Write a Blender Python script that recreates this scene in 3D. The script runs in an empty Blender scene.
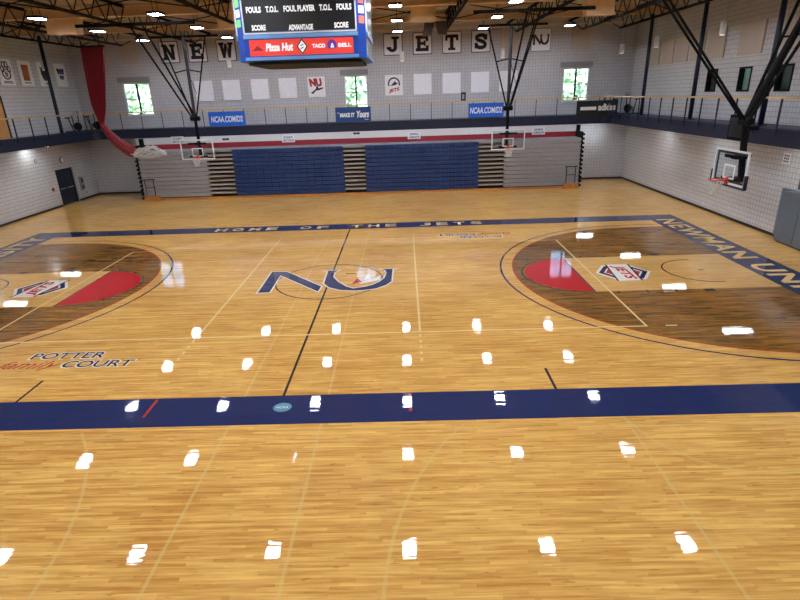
import bpy, bmesh, math, random
from mathutils import Vector, Matrix
random.seed(7)
PI = math.pi
scn = bpy.context.scene
C = scn.collection

# ------------------------------------------------------------------ camera, world, sun, exposure
cd = bpy.data.cameras.new('camera'); cam = bpy.data.objects.new('camera', cd); C.objects.link(cam)
cam.location = (2.7273, -9.9656, 5.9189); cam.rotation_euler = (1.20579, 0.03144, 0.00573)
cd.sensor_width = 36; cd.sensor_fit = 'HORIZONTAL'; cd.lens = 536.58/800*36; cd.clip_end = 500; cd.clip_start = 0.05
scn.camera = cam
w = bpy.data.worlds.new('sky'); scn.world = w; w.use_nodes = True
nt = w.node_tree; bg = nt.nodes['Background']
sky = nt.nodes.new('ShaderNodeTexSky'); sky.sky_type = 'HOSEK_WILKIE'; sky.turbidity = 4; sky.sun_direction = (0.4, 0.3, 0.85)
nt.links.new(sky.outputs[0], bg.inputs[0]); bg.inputs[1].default_value = 17.0
sd = bpy.data.lights.new('sun', 'SUN'); sd.energy = 22; sd.angle = 0.02
sun = bpy.data.objects.new('sun', sd); C.objects.link(sun); sun.rotation_euler = (math.radians(35), math.radians(20), 0)
LIGHT_L = 124.0
scn.view_settings.view_transform = 'Standard'; scn.view_settings.look = 'None'
scn.view_settings.exposure = 0.0; scn.view_settings.gamma = 1; scn.view_settings.use_curve_mapping = False

# ------------------------------------------------------------------ helpers
def lin(c):
    return tuple((v/255/12.92 if v/255 <= .04045 else ((v/255+.055)/1.055)**2.4) for v in c[:3]) + (1,)
def mat(name, rgb, rough=.5, metal=0, emit=None, es=1, coat=0, var=0.0, spec=.5, vscale=6.0, alpha=None):
    m = bpy.data.materials.new(name); m.use_nodes = True
    n = m.node_tree.nodes; b = n['Principled BSDF']; L = m.node_tree.links
    b.inputs['Base Color'].default_value = lin(rgb); b.inputs['Roughness'].default_value = rough
    b.inputs['Metallic'].default_value = metal; b.inputs['Coat Weight'].default_value = coat
    b.inputs['Specular IOR Level'].default_value = spec
    if emit: b.inputs['Emission Color'].default_value = lin(emit); b.inputs['Emission Strength'].default_value = es
    if var > 0:
        g = n.new('ShaderNodeNewGeometry'); t = n.new('ShaderNodeTexNoise'); t.inputs['Scale'].default_value = vscale; t.inputs['Detail'].default_value = 4
        L.new(g.outputs['Position'], t.inputs['Vector'])
        mp = n.new('ShaderNodeMapRange'); mp.inputs['From Min'].default_value = .3; mp.inputs['From Max'].default_value = .7
        mp.inputs['To Min'].default_value = 1-var; mp.inputs['To Max'].default_value = 1+var
        L.new(t.outputs['Fac'], mp.inputs['Value'])
        x = n.new('ShaderNodeVectorMath'); x.operation = 'SCALE'; x.inputs[0].default_value = lin(rgb)[:3]
        L.new(mp.outputs[0], x.inputs['Scale']); L.new(x.outputs[0], b.inputs['Base Color'])
    return m
def block_mat(name, axis, rgb, joint, size=.2, gap=.016):
    m = bpy.data.materials.new(name); m.use_nodes = True
    n = m.node_tree.nodes; b = n['Principled BSDF']; L = m.node_tree.links
    g = n.new('ShaderNodeNewGeometry'); s = n.new('ShaderNodeSeparateXYZ'); L.new(g.outputs['Position'], s.inputs[0])
    c = n.new('ShaderNodeCombineXYZ'); L.new(s.outputs[0 if axis == 'x' else 1], c.inputs[0]); L.new(s.outputs[2], c.inputs[1])
    t = n.new('ShaderNodeTexBrick'); t.offset = 0; t.inputs['Scale'].default_value = 1
    t.inputs['Brick Width'].default_value = size; t.inputs['Row Height'].default_value = size
    t.inputs['Mortar Size'].default_value = gap; t.inputs['Mortar Smooth'].default_value = .3
    c1 = lin(rgb); c2 = tuple(v*.93 for v in c1[:3])+(1,)
    t.inputs['Color1'].default_value = c1; t.inputs['Color2'].default_value = c2; t.inputs['Mortar'].default_value = lin(joint)
    L.new(c.outputs[0], t.inputs['Vector'])
    no = n.new('ShaderNodeTexNoise'); no.inputs['Scale'].default_value = .6; no.inputs['Detail'].default_value = 5; L.new(g.outputs['Position'], no.inputs['Vector'])
    mr = n.new('ShaderNodeMapRange'); mr.inputs['To Min'].default_value = .86; mr.inputs['To Max'].default_value = 1.12; L.new(no.outputs['Fac'], mr.inputs['Value'])
    x = n.new('ShaderNodeVectorMath'); x.operation = 'SCALE'; L.new(t.outputs['Color'], x.inputs[0]); L.new(mr.outputs[0], x.inputs['Scale'])
    L.new(x.outputs[0], b.inputs['Base Color'])
    bp = n.new('ShaderNodeBump'); bp.inputs['Strength'].default_value = .6; bp.inputs['Distance'].default_value = .01; bp.invert = True
    L.new(t.outputs['Fac'], bp.inputs['Height']); L.new(bp.outputs[0], b.inputs['Normal'])
    b.inputs['Roughness'].default_value = .55
    return m
def wood_floor(name, rgb, dark, contrast=1.0, paint=None, paint_mix=0.0):
    """strip floor: 57 mm maple strips along X, a clear gloss coat; optional paint over the strips"""
    m = bpy.data.materials.new(name); m.use_nodes = True
    n = m.node_tree.nodes; b = n['Principled BSDF']; L = m.node_tree.links
    g = n.new('ShaderNodeNewGeometry')
    sx_ = n.new('ShaderNodeSeparateXYZ'); L.new(g.outputs['Position'], sx_.inputs[0])
    dv = n.new('ShaderNodeMath'); dv.operation = 'DIVIDE'; L.new(sx_.outputs[1], dv.inputs[0]); dv.inputs[1].default_value = .06
    fo = n.new('ShaderNodeMath'); fo.operation = 'FLOOR'; L.new(dv.outputs[0], fo.inputs[0])
    wn = n.new('ShaderNodeTexWhiteNoise'); wn.noise_dimensions = '1D'; L.new(fo.outputs[0], wn.inputs['W'])
    ax = n.new('ShaderNodeMath'); ax.operation = 'MULTIPLY_ADD'; L.new(wn.outputs['Value'], ax.inputs[0]); ax.inputs[1].default_value = 7.3; L.new(sx_.outputs[0], ax.inputs[2])
    cv = n.new('ShaderNodeCombineXYZ'); L.new(ax.outputs[0], cv.inputs[0]); L.new(sx_.outputs[1], cv.inputs[1])
    def brick(wd, rh, off):
        t = n.new('ShaderNodeTexBrick'); t.offset = 0; t.offset_frequency = 2; t.inputs['Scale'].default_value = 1
        t.inputs['Brick Width'].default_value = wd; t.inputs['Row Height'].default_value = rh
        t.inputs['Mortar Size'].default_value = .0012; t.inputs['Mortar Smooth'].default_value = 0; t.inputs['Bias'].default_value = off
        t.inputs['Color1'].default_value = (0, 0, 0, 1); t.inputs['Color2'].default_value = (1, 1, 1, 1); t.inputs['Mortar'].default_value = (.5, .5, .5, 1)
        L.new(cv.outputs[0], t.inputs['Vector']); return t
    t1 = brick(.95, .06, 0.0); t2 = brick(1.37, .06, -.2)
    # stretched grain
    mp = n.new('ShaderNodeMapping'); mp.inputs['Scale'].default_value = (1.3, 26, 1); L.new(g.outputs['Position'], mp.inputs['Vector'])
    gr = n.new('ShaderNodeTexNoise'); gr.inputs['Scale'].default_value = 1.0; gr.inputs['Detail'].default_value = 6; L.new(mp.outputs[0], gr.inputs['Vector'])
    big = n.new('ShaderNodeTexNoise'); big.inputs['Scale'].default_value = .35; big.inputs['Detail'].default_value = 3; L.new(g.outputs['Position'], big.inputs['Vector'])
    def madd(a, k, off):
        q = n.new('ShaderNodeMath'); q.operation = 'MULTIPLY_ADD'; L.new(a, q.inputs[0]); q.inputs[1].default_value = k
        if isinstance(off, (int, float)): q.inputs[2].default_value = off
        else: L.new(off, q.inputs[2])
        return q.outputs[0]
    s1 = madd(t1.outputs['Color'], .3, -.05); s2 = madd(t2.outputs['Color'], .2, s1)
    s3 = madd(gr.outputs['Fac'], 1.25, s2); s4 = madd(big.outputs['Fac'], .5, s3)
    mr = n.new('ShaderNodeMapRange'); mr.inputs['From Min'].default_value = .72; mr.inputs['From Max'].default_value = 1.42
    mr.inputs['To Min'].default_value = .5+.5*contrast; mr.inputs['To Max'].default_value = .5-.5*contrast; L.new(s4, mr.inputs['Value'])
    mx = n.new('ShaderNodeMix'); mx.data_type = 'RGBA'; mx.inputs[6].default_value = lin(rgb); mx.inputs[7].default_value = lin(dark)
    L.new(mr.outputs[0], mx.inputs[0])
    col = mx.outputs[2]
    # small dark flecks (knots and mineral streaks)
    mp2 = n.new('ShaderNodeMapping'); mp2.inputs['Scale'].default_value = (3.5, 17, 1); L.new(g.outputs['Position'], mp2.inputs['Vector'])
    fl = n.new('ShaderNodeTexNoise'); fl.inputs['Scale'].default_value = 1; fl.inputs['Detail'].default_value = 2; L.new(mp2.outputs[0], fl.inputs['Vector'])
    fr = n.new('ShaderNodeMapRange'); fr.inputs['From Min'].default_value = .66; fr.inputs['From Max'].default_value = .74
    fr.inputs['To Min'].default_value = 0; fr.inputs['To Max'].default_value = .5; L.new(fl.outputs['Fac'], fr.inputs['Value'])
    mx2 = n.new('ShaderNodeMix'); mx2.data_type = 'RGBA'; mx2.inputs[7].default_value = tuple(v*.35 for v in lin(dark)[:3])+(1,)
    L.new(fr.outputs[0], mx2.inputs[0]); L.new(col, mx2.inputs[6]); col = mx2.outputs[2]
    if paint:
        mx3 = n.new('ShaderNodeMix'); mx3.data_type = 'RGBA'; mx3.inputs[0].default_value = paint_mix
        L.new(col, mx3.inputs[6]); mx3.inputs[7].default_value = lin(paint); col = mx3.outputs[2]
    L.new(col, b.inputs['Base Color'])
    b.inputs['Roughness'].default_value = .55; b.inputs['Specular IOR Level'].default_value = .05
    b.inputs['Coat Weight'].default_value = 1; b.inputs['Coat Roughness'].default_value = .025; b.inputs['Coat IOR'].default_value = 1.38
    # each strip lies at a very slightly different tilt, which breaks the mirror images
    mp3 = n.new('ShaderNodeMapping'); mp3.inputs['Scale'].default_value = (.8, 9, 1); L.new(g.outputs['Position'], mp3.inputs['Vector'])
    wv = n.new('ShaderNodeTexNoise'); wv.inputs['Scale'].default_value = 1; wv.inputs['Detail'].default_value = 2; L.new(mp3.outputs[0], wv.inputs['Vector'])
    bp = n.new('ShaderNodeBump'); bp.inputs['Strength'].default_value = 1; bp.inputs['Distance'].default_value = .0010
    L.new(wv.outputs['Fac'], bp.inputs['Height']); L.new(bp.outputs[0], b.inputs['Coat Normal'])
    return m
def glass_mat(name, tint=(255, 255, 255), rough=0.0):
    m = bpy.data.materials.new(name); m.use_nodes = True
    n = m.node_tree.nodes; L = m.node_tree.links; n.remove(n['Principled BSDF'])
    tr = n.new('ShaderNodeBsdfTransparent'); tr.inputs[0].default_value = lin(tint)
    gl = n.new('ShaderNodeBsdfGlossy'); gl.inputs['Roughness'].default_value = rough
    lw = n.new('ShaderNodeLayerWeight'); lw.inputs[0].default_value = .5
    pw = n.new('ShaderNodeMath'); pw.operation = 'POWER'; L.new(lw.outputs['Facing'], pw.inputs[0]); pw.inputs[1].default_value = 4
    fr = n.new('ShaderNodeMath'); fr.operation = 'MULTIPLY_ADD'; L.new(pw.outputs[0], fr.inputs[0]); fr.inputs[1].default_value = .45; fr.inputs[2].default_value = .03
    mx = n.new('ShaderNodeMixShader'); L.new(fr.outputs[0], mx.inputs[0]); L.new(tr.outputs[0], mx.inputs[1]); L.new(gl.outputs[0], mx.inputs[2])
    L.new(mx.outputs[0], n['Material Output'].inputs[0]); return m

class MB:
    def __init__(s): s.v = []; s.f = []; s.mi = []
    def add(s, vs, fs, mi=0):
        o = len(s.v); s.v += [tuple(p) for p in vs]; s.f += [tuple(i+o for i in f) for f in fs]; s.mi += [mi]*len(fs); return s
    def box(s, x0, x1, y0, y1, z0, z1, mi=0):
        if x0 > x1: x0, x1 = x1, x0
        if y0 > y1: y0, y1 = y1, y0
        if z0 > z1: z0, z1 = z1, z0
        vs = [(x0,y0,z0),(x1,y0,z0),(x1,y1,z0),(x0,y1,z0),(x0,y0,z1),(x1,y0,z1),(x1,y1,z1),(x0,y1,z1)]
        return s.add(vs, [(0,3,2,1),(4,5,6,7),(0,1,5,4),(1,2,6,5),(2,3,7,6),(3,0,4,7)], mi)
    def tube(s, pts, r, seg=8, mi=0, closed=False, cap=True):
        pts = [Vector(p) for p in pts]; n = len(pts); rs = r if isinstance(r, (list, tuple)) else [r]*n
        rings = []; up = None
        for i, p in enumerate(pts):
            if closed: d = pts[(i+1) % n]-pts[i-1]
            else: d = pts[min(i+1, n-1)]-pts[max(i-1, 0)]
            d.normalize()
            if up is None:
                up = Vector((0, 0, 1)) if abs(d.z) < .9 else Vector((1, 0, 0))
            a = d.cross(up); 
            if a.length < 1e-4: a = d.cross(Vector((0, 1, 0)))
            a.normalize(); bb = a.cross(d); up = bb
            rings.append([p+a*(rs[i]*math.cos(t*2*PI/seg))+bb*(rs[i]*math.sin(t*2*PI/seg)) for t in range(seg)])
        vs = [q for rg in rings for q in rg]; fs = []
        for i in range(n if closed else n-1):
            j = (i+1) % n
            for t in range(seg):
                u = (t+1) % seg
                fs.append((i*seg+t, i*seg+u, j*seg+u, j*seg+t))
        if cap and not closed: fs.append(tuple(range(seg))[::-1]); fs.append(tuple((n-1)*seg+t for t in range(seg)))
        return s.add(vs, fs, mi)
    def cyl(s, p0, p1, r, seg=16, mi=0): return s.tube([p0, p1], r, seg, mi)
    def poly(s, pts, z0, z1, mi=0, O=None, U=None, V=None):
        """flat outline pts (2D) extruded; mapped to world by origin O, axes U,V, normal UxV"""
        O = Vector(O or (0,0,0)); U = Vector(U or (1,0,0)); V = Vector(V or (0,1,0)); N = U.cross(V)
        ar = sum(pts[i][0]*pts[(i+1) % len(pts)][1]-pts[(i+1) % len(pts)][0]*pts[i][1] for i in range(len(pts)))
        if ar < 0: pts = pts[::-1]
        n = len(pts)
        vs = [O+U*a+V*b_+N*z0 for a, b_ in pts]+[O+U*a+V*b_+N*z1 for a, b_ in pts]
        fs = [tuple(range(n, 2*n)), tuple(range(n))[::-1]]+[(i, (i+1) % n, n+(i+1) % n, n+i) for i in range(n)]
        return s.add(vs, fs, mi)
    def build(s, name, m, parent=None, smooth=False, loc=None):
        me = bpy.data.meshes.new(name); me.from_pydata([tuple(v) for v in s.v], [], s.f)
        ms = m if isinstance(m, (list, tuple)) else [m]
        for q in ms: me.materials.append(q)
        for p, i in zip(me.polygons, s.mi): p.material_index = i; p.use_smooth = smooth
        me.update()
        o = bpy.data.objects.new(name, me); C.objects.link(o)
        if parent: o.parent = parent
        if loc: o.location = loc
        return o
def tag(o, label=None, cat=None, group=None, kind=None):
    if label: o['label'] = label
    if cat: o['category'] = cat
    if group: o['group'] = group
    if kind: o['kind'] = kind
    return o
def empty(name, loc=(0,0,0), rz=0, label=None, cat=None, group=None):
    o = bpy.data.objects.new(name, None); C.objects.link(o); o.location = loc; o.rotation_euler = (0, 0, rz); o.empty_display_size = .1
    return tag(o, label, cat, group)
def copy_tree(o, loc=None, label=None, parent=None):
    c = o.copy(); C.objects.link(c); c.parent = parent
    if loc is not None: c.location = loc
    if label: c['label'] = label
    for ch in [k for k in bpy.data.objects if k.parent == o]: copy_tree(ch, None, None, c)
    return c
def struct(o): o['kind'] = 'structure'; return o
def text_mb(s, width, height, O, U, V, depth=.004, bold=.0, shear=0, mb=None, mi=0, space=1.0, center=False, base=0.0):
    """lettering fitted to width x height, left bottom corner at O (or centred), mapped on U,V"""
    cu = bpy.data.curves.new('t', 'FONT'); cu.body = s; cu.offset = bold; cu.shear = shear; cu.space_character = space; cu.resolution_u = 3
    ob = bpy.data.objects.new('t', cu); C.objects.link(ob); bpy.context.view_layer.update()
    dg = bpy.context.evaluated_depsgraph_get(); me = bpy.data.meshes.new_from_object(ob.evaluated_get(dg))
    bpy.data.objects.remove(ob); 
    vs = [v.co.copy() for v in me.vertices]; fs = [tuple(p.vertices) for p in me.polygons]
    x0 = min(v.x for v in vs); x1 = max(v.x for v in vs); y0 = min(v.y for v in vs); y1 = max(v.y for v in vs)
    O = Vector(O); U = Vector(U).normalized(); V = Vector(V).normalized(); N = U.cross(V)
    ox = -width/2 if center else 0; oy = -height/2 if center else 0
    mb = mb or MB()
    P = [O+U*(ox+(v.x-x0)/(x1-x0)*width)+V*(oy+(v.y-y0)/(y1-y0)*height)+N*(base+depth) for v in vs]
    mb.add(P, fs, mi)
    bpy.data.meshes.remove(me); bpy.data.curves.remove(cu)
    return mb
def offset_poly(pts, d):
    ar = sum(pts[i][0]*pts[(i+1) % len(pts)][1]-pts[(i+1) % len(pts)][0]*pts[i][1] for i in range(len(pts)))
    if ar < 0: pts = pts[::-1]
    out = []; n = len(pts)
    for i in range(n):
        a = Vector(pts[i-1]); b = Vector(pts[i]); c = Vector(pts[(i+1) % n])
        e1 = (b-a).normalized(); e2 = (c-b).normalized()
        n1 = Vector((e1.y, -e1.x)); n2 = Vector((e2.y, -e2.x)); m = (n1+n2)
        if m.length < 1e-3: m = n1.copy()
        m.normalize(); k = d/max(.45, m.dot(n1)); out.append((b.x+m.x*k, b.y+m.y*k))
    return out

# ------------------------------------------------------------------ materials
M = {}
M['maple'] = wood_floor('maple_floor', (238, 192, 108), (180, 122, 50), .85)
M['maple_far'] = M['maple']
M['stain'] = wood_floor('stained_floor', (172, 118, 48), (70, 44, 10), 1.15)
M['lane'] = wood_floor('lane_floor', (230, 188, 116), (192, 136, 64), .8)
def fp(name, rgb, mix=.96): return wood_floor(name, (234, 188, 106), (172, 116, 46), .9, rgb, mix)
M['p_navy'] = fp('floor_navy', (0, 32, 84), .985); M['p_red'] = fp('floor_red', (188, 0, 28), .985)
M['p_black'] = fp('floor_black', (24, 22, 34), .97); M['p_white'] = fp('floor_white', (226, 220, 208), .97)
M['p_cream'] = fp('floor_cream', (232, 206, 150), .8); M['p_faint'] = fp('floor_faint', (214, 184, 118), .5)
M['p_tan'] = fp('floor_tan', (232, 192, 122), .7); M['p_teal'] = fp('floor_teal', (90, 150, 170), .97)
M['p_redline'] = fp('floor_redline', (168, 34, 38), .93)
M['blockx'] = block_mat('block_wall_x', 'x', (192, 190, 194), (160, 159, 164), gap=.014)
M['blocky'] = block_mat('block_wall_y', 'y', (202, 200, 200), (154, 152, 154), gap=.014)
M['deck'] = mat('ceiling_deck', (190, 174, 152), .7, var=.15, vscale=1.2)
M['tan'] = mat('tan_paint', (222, 190, 146), .6, var=.05)
M['black'] = mat('black_steel', (5, 5, 6), .85, var=.1, spec=.25)
M['truss'] = mat('truss_steel', (6, 5, 6), .85, var=.1, spec=.25)
M['navy'] = mat('navy_steel', (13, 21, 48), .45, var=.08)
M['white'] = mat('white_paint', (222, 220, 218), .5, var=.03)
M['rail'] = mat('rail_wood', (205, 168, 112), .4, var=.1)
M['base'] = mat('black_rubber', (22, 21, 22), .5, var=.1)
M['panel'] = mat('panel_fabric', (234, 232, 238), .8, var=.04)
M['panel_tan'] = mat('panel_tan', (186, 172, 158), .8, var=.04)
M['letter'] = mat('letter_black', (18, 16, 18), .6, var=.05)
M['frame'] = mat('frame_dark', (70, 56, 48), .6, var=.05)
M['concrete'] = mat('concrete', (130, 128, 126), .8, var=.1)
M['red'] = mat('red_vinyl', (120, 8, 24), .38, var=.08, coat=.2)
M['netw'] = mat('net_cord', (214, 214, 210), .8, var=.1)
M['glass'] = glass_mat('clear_glass', (243, 248, 248))
M['glass_dark'] = glass_mat('tinted_glass', (196, 206, 210))
M['steelw'] = mat('white_steel', (225, 228, 230), .4, var=.03)
M['orange'] = mat('orange_steel', (214, 66, 36), .4, var=.05)
M['lamp'] = mat('lamp_diffuser', (255, 255, 255), .5, emit=(236, 243, 255), es=LIGHT_L)
M['fill_dim'] = mat('dim_fill', (255, 250, 240), .5, emit=(250, 245, 235), es=14)  # glow of the weaker lights added in the side rooms
M['housing'] = mat('shade_grey', (138, 135, 137), .6, var=.04)
M['gray_bl'] = mat('bleacher_grey', (166, 165, 168), .5, var=.06)
M['blue_bl'] = mat('bleacher_blue', (30, 58, 112), .42, var=.12, vscale=3)
M['step'] = mat('bleacher_step', (160, 152, 142), .5, var=.08)
M['wood'] = mat('wood_board', (186, 124, 62), .45, var=.15)
M['dark'] = mat('dark_void', (12, 12, 13), .8, var=.1)
M['maroon'] = mat('maroon_paint', (150, 26, 42), .5, var=.04)
M['paleblue'] = mat('pale_blue_paint', (140, 148, 160), .5, var=.04)
M['bannerblue'] = mat('banner_blue', (14, 92, 200), .5, var=.05)
M['bannernavy'] = mat('banner_navy', (24, 62, 122), .5, var=.06)
M['bannerblack'] = mat('banner_black', (22, 22, 26), .5, var=.05)
M['print'] = mat('white_print', (232, 232, 232), .5, var=.02)
M['sb_blue'] = mat('scoreboard_blue', (14, 70, 170), .35, var=.04)
M['sb_lblue'] = mat('scoreboard_light_blue', (110, 165, 225), .35, var=.04)
M['screen'] = mat('scoreboard_black', (10, 10, 12), .3, var=.05)
M['ad_red'] = mat('ad_red', (228, 66, 52), .5, emit=(228, 50, 38), es=.35, var=.02)
M['ad_white'] = mat('ad_white', (240, 240, 240), .5, emit=(240, 240, 240), es=.35, var=.01)
M['purple'] = mat('ad_purple', (90, 40, 140), .5, emit=(90, 40, 140), es=.3, var=.02)
M['green_ad'] = mat('ad_green', (120, 220, 110), .5, emit=(110, 220, 100), es=.4, var=.02)
M['pink_ad'] = mat('ad_pink', (235, 120, 100), .5, emit=(235, 110, 90), es=.35, var=.02)
M['greyp'] = mat('grey_panel', (150, 152, 158), .4, var=.05)
M['cabinet'] = mat('grey_blue_metal', (98, 108, 120), .45, var=.05)
M['metal'] = mat('brushed_metal', (160, 162, 165), .35, metal=.8, var=.05)
M['door'] = mat('door_navy', (22, 30, 44), .4, var=.08)
M['oak'] = mat('oak_door', (196, 142, 74), .5, var=.12)
M['leaf'] = mat('tree_leaves', (176, 194, 164), .8, var=.2, vscale=1.5)
M['bark'] = mat('tree_bark', (90, 74, 58), .9, var=.1)
M['grass'] = mat('lawn', (110, 150, 80), .9, var=.2, vscale=.5)
M['nu_red'] = mat('print_red', (178, 38, 56), .5, var=.03)
M['nu_navy'] = mat('print_navy', (26, 34, 76), .5, var=.03)
M['copper'] = mat('print_rust', (168, 74, 34), .5, var=.25, vscale=3)
M['office'] = mat('office_wall', (176, 186, 176), .7, var=.04)
M['rubber_floor'] = mat('track_rubber', (74, 82, 100), .8, var=.1)

# ------------------------------------------------------------------ room dimensions
XL, XR, YB, YF, ZC = -19.0, 17.8, 28.25, -13.0, 10.1
XBL, XBR, YBB, YBF = -17.6, 15.9, 26.5, -10.35     # fronts of the running-track balcony
ZB0, ZB1 = 3.8, 4.36                              # bottom and top of its fascia

def holed_wall(axis, pos0, pos1, a0, a1, z0, z1, holes):
    """wall slab with rectangular holes; axis 'x': runs along x between y=pos0..pos1"""
    xs = sorted({a0, a1, *[h[0] for h in holes], *[h[1] for h in holes]}); zs = sorted({z0, z1, *[h[2] for h in holes], *[h[3] for h in holes]})
    mb = MB()
    for i in range(len(xs)-1):
        run = None
        for j in range(len(zs)-1):
            cx = (xs[i]+xs[i+1])/2; cz = (zs[j]+zs[j+1])/2
            if any(h[0] < cx < h[1] and h[2] < cz < h[3] for h in holes): continue
            if axis == 'x': mb.box(xs[i], xs[i+1], pos0, pos1, zs[j], zs[j+1])
            else: mb.box(pos0, pos1, xs[i], xs[i+1], zs[j], zs[j+1])
    return mb
BW = [(-15.85, -14.1, 5.2, 7.2), (-1.15, .35, 5.2, 7.2), (13.25, 14.95, 5.2, 7.2)]        # windows of the back wall
RW = [(17.97, 18.9, 5.58, 6.62), (15.27, 16.2, 5.58, 6.6), (12.6, 13.56, 5.57, 6.58)]    # windows of the right wall (y,y)
fl = struct(MB().box(XL-.3, XR+.3, YF-.3, YB+.3, -.25, 0).build('floor', M['maple']))
struct(holed_wall('x', YB, YB+.25, XL-.3, XR+.3, 0, ZC, BW).build('wall_back', M['blockx']))
struct(holed_wall('y', XR, XR+.25, YF, YB, 0, ZC, RW).build('wall_right', M['blocky']))
struct(holed_wall('y', XL-.25, XL, YF, YB, 0, ZC, [(23.85, 25.55, 0, 2.22), (19.6, 20.9, 4.36, 6.55)]).build('wall_left', M['blocky']))
struct(MB().box(XL-.3, XR+.3, YF-.25, YF, 0, ZC).build('wall_front', M['blockx']))
ce = MB().box(XL-.3, XR+.3, YF-.3, YB+.3, ZC, ZC+.2)
for k in range(92): y = YF+.2+k*.45; ce.box(XL, XR, y, y+.16, ZC-.06, ZC)
struct(ce.build('ceiling', M['deck']))
struct(MB().box(XL, XL+.02, YF, 23.8, 0, .12).box(XL, XL+.02, 25.6, YB, 0, .12).build('baseboard_left', M['base']))
struct(MB().box(XR-.02, XR, YF, YB, 0, .12).build('baseboard_right', M['base']))
struct(MB().box(XL, XR, YB-.02, YB, 0, .12).build('baseboard_back', M['base']))
struct(MB().box(-60, 60, YB+.3, 130, 1.2, 1.4).build('ground', M['grass']))

# balcony: slab + fascia on all four sides (one continuous running track)
def ring(x0, x1, y0, y1, X0, X1, Y0, Y1, z0, z1, mb, mi=0):
    mb.box(X0, x0, Y0, Y1, z0, z1, mi); mb.box(x1, X1, Y0, Y1, z0, z1, mi)
    mb.box(x0, x1, y1, Y1, z0, z1, mi); mb.box(x0, x1, Y0, y0, z0, z1, mi); return mb
tr = MB(); ring(XBL, XBR, YBF, YBB, XL, XR, YF, YB, ZB0+.05, ZB1-.02, tr, 0)
trk = struct(tr.build('trim_1', M['rubber_floor'])); 
fa = MB(); ring(XBL+.05, XBR-.05, YBF+.05, YBB-.05, XBL, XBR, YBF, YBB, ZB0, ZB1, fa)
fa.box(XBR-.09, XBR-.05, YBF, YBB-.05, ZB1-.05, ZB1+.02); fa.box(XBL+.05, XBL+.09, YBF, YBB-.05, ZB1-.05, ZB1+.02)
fb = struct(fa.build('trim_2', M['navy']))
# rounded corner pieces of the fascia
for cx, sx in ((XBR-.05, -1), (XBL+.05, 1)):
    cm = MB(); R_ = .6; pts = [(cx, YBB-.05)]
    for k in range(9):
        a = k/8*PI/2; pts.append((cx+sx*(R_-R_*math.sin(a)), YBB-.05-R_+R_*math.cos(a)) if False else (cx+sx*R_*(1-math.sin(a)), YBB-.05-R_*(1-math.cos(a))))
    cm.poly(pts, ZB0, ZB1); c_ = cm.build('trim_3', M['navy']); struct(c_)

# ------------------------------------------------------------------ floor markings (children of the floor)
def mark(name, mb, m): return mb.build(name, m, fl)
def zpoly(mb, pts, z, mi=0):
    ar = sum(pts[i][0]*pts[(i+1) % len(pts)][1]-pts[(i+1) % len(pts)][0]*pts[i][1] for i in range(len(pts)))
    if ar < 0: pts = pts[::-1]
    return mb.add([(x, y, z) for x, y in pts], [tuple(range(len(pts)))], mi)
def rect(mb, x0, x1, y0, y1, z): return zpoly(mb, [(x0, y0), (x1, y0), (x1, y1), (x0, y1)], z)
def arc(mb, cx, cy, r, a0, a1, wd, z, n=64, xlim=None, ylim=None):
    for i in range(n):
        t0 = math.radians(a0+(a1-a0)*i/n); t1 = math.radians(a0+(a1-a0)*(i+1)/n)
        q = [(cx+(r-wd/2)*math.cos(t0), cy+(r-wd/2)*math.sin(t0)), (cx+(r+wd/2)*math.cos(t0), cy+(r+wd/2)*math.sin(t0)),
             (cx+(r+wd/2)*math.cos(t1), cy+(r+wd/2)*math.sin(t1)), (cx+(r-wd/2)*math.cos(t1), cy+(r-wd/2)*math.sin(t1))]
        if ylim and not all(ylim[0] <= p[1] <= ylim[1] for p in q): continue
        if xlim and not all(xlim[0] <= p[0] <= xlim[1] for p in q): continue
        zpoly(mb, q, z)
    return mb
HX, YW, YC = 14.325, 15.24, 7.62
BX, Y1n, Y1f = 15.72, -1.08, 16.33
# cross-court and volleyball lines, the lowest layer
fa_ = MB(); z = .0010
for sx, s in ((8.63, 1), (-8.6, -1)):
    for by, up in ((-5.2, 1), (20.44, -1)):
        arc(fa_, sx, by, 6.33, 0, 360, .05, z, 120, ylim=(-12, -1.1) if up > 0 else (16.35, 27))
        e = by+up*4.19
        for dx in (-1.83, 1.83):
            rect(fa_, sx+dx-.025, sx+dx+.025, min(by-up*1.6, e), max(by-up*1.6, e), z)
        rect(fa_, sx-1.83, sx+1.83, e-.025, e+.025, z)
        arc(fa_, sx, e, 1.8, 0, 360, .05, z, 60, ylim=(-12, -1.1) if up > 0 else (16.35, 27))
for x in (.96, -.84):
    rect(fa_, x-.025, x+.025, -12, -1.09, z); rect(fa_, x-.025, x+.025, 16.34, 24.5, z)
rect(fa_, -16.4, -2.4, -1.43, -1.38, z); rect(fa_, 6.8, 16.4, -1.43, -1.38, z)
rect(fa_, 16.3, 16.36, -12, 24, z); rect(fa_, -16.9, -16.84, -12, 24, z)
mark('cross_court_line', fa_, M['p_faint'])
f2 = MB()
for x in (.96, -.84): rect(f2, x-.02, x+.02, 0, YW, .0012)
mark('faint_court_line', f2, wood_floor('floor_very_faint', (238, 192, 108), (180, 122, 50), .85, (236, 214, 160), .22))
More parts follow.
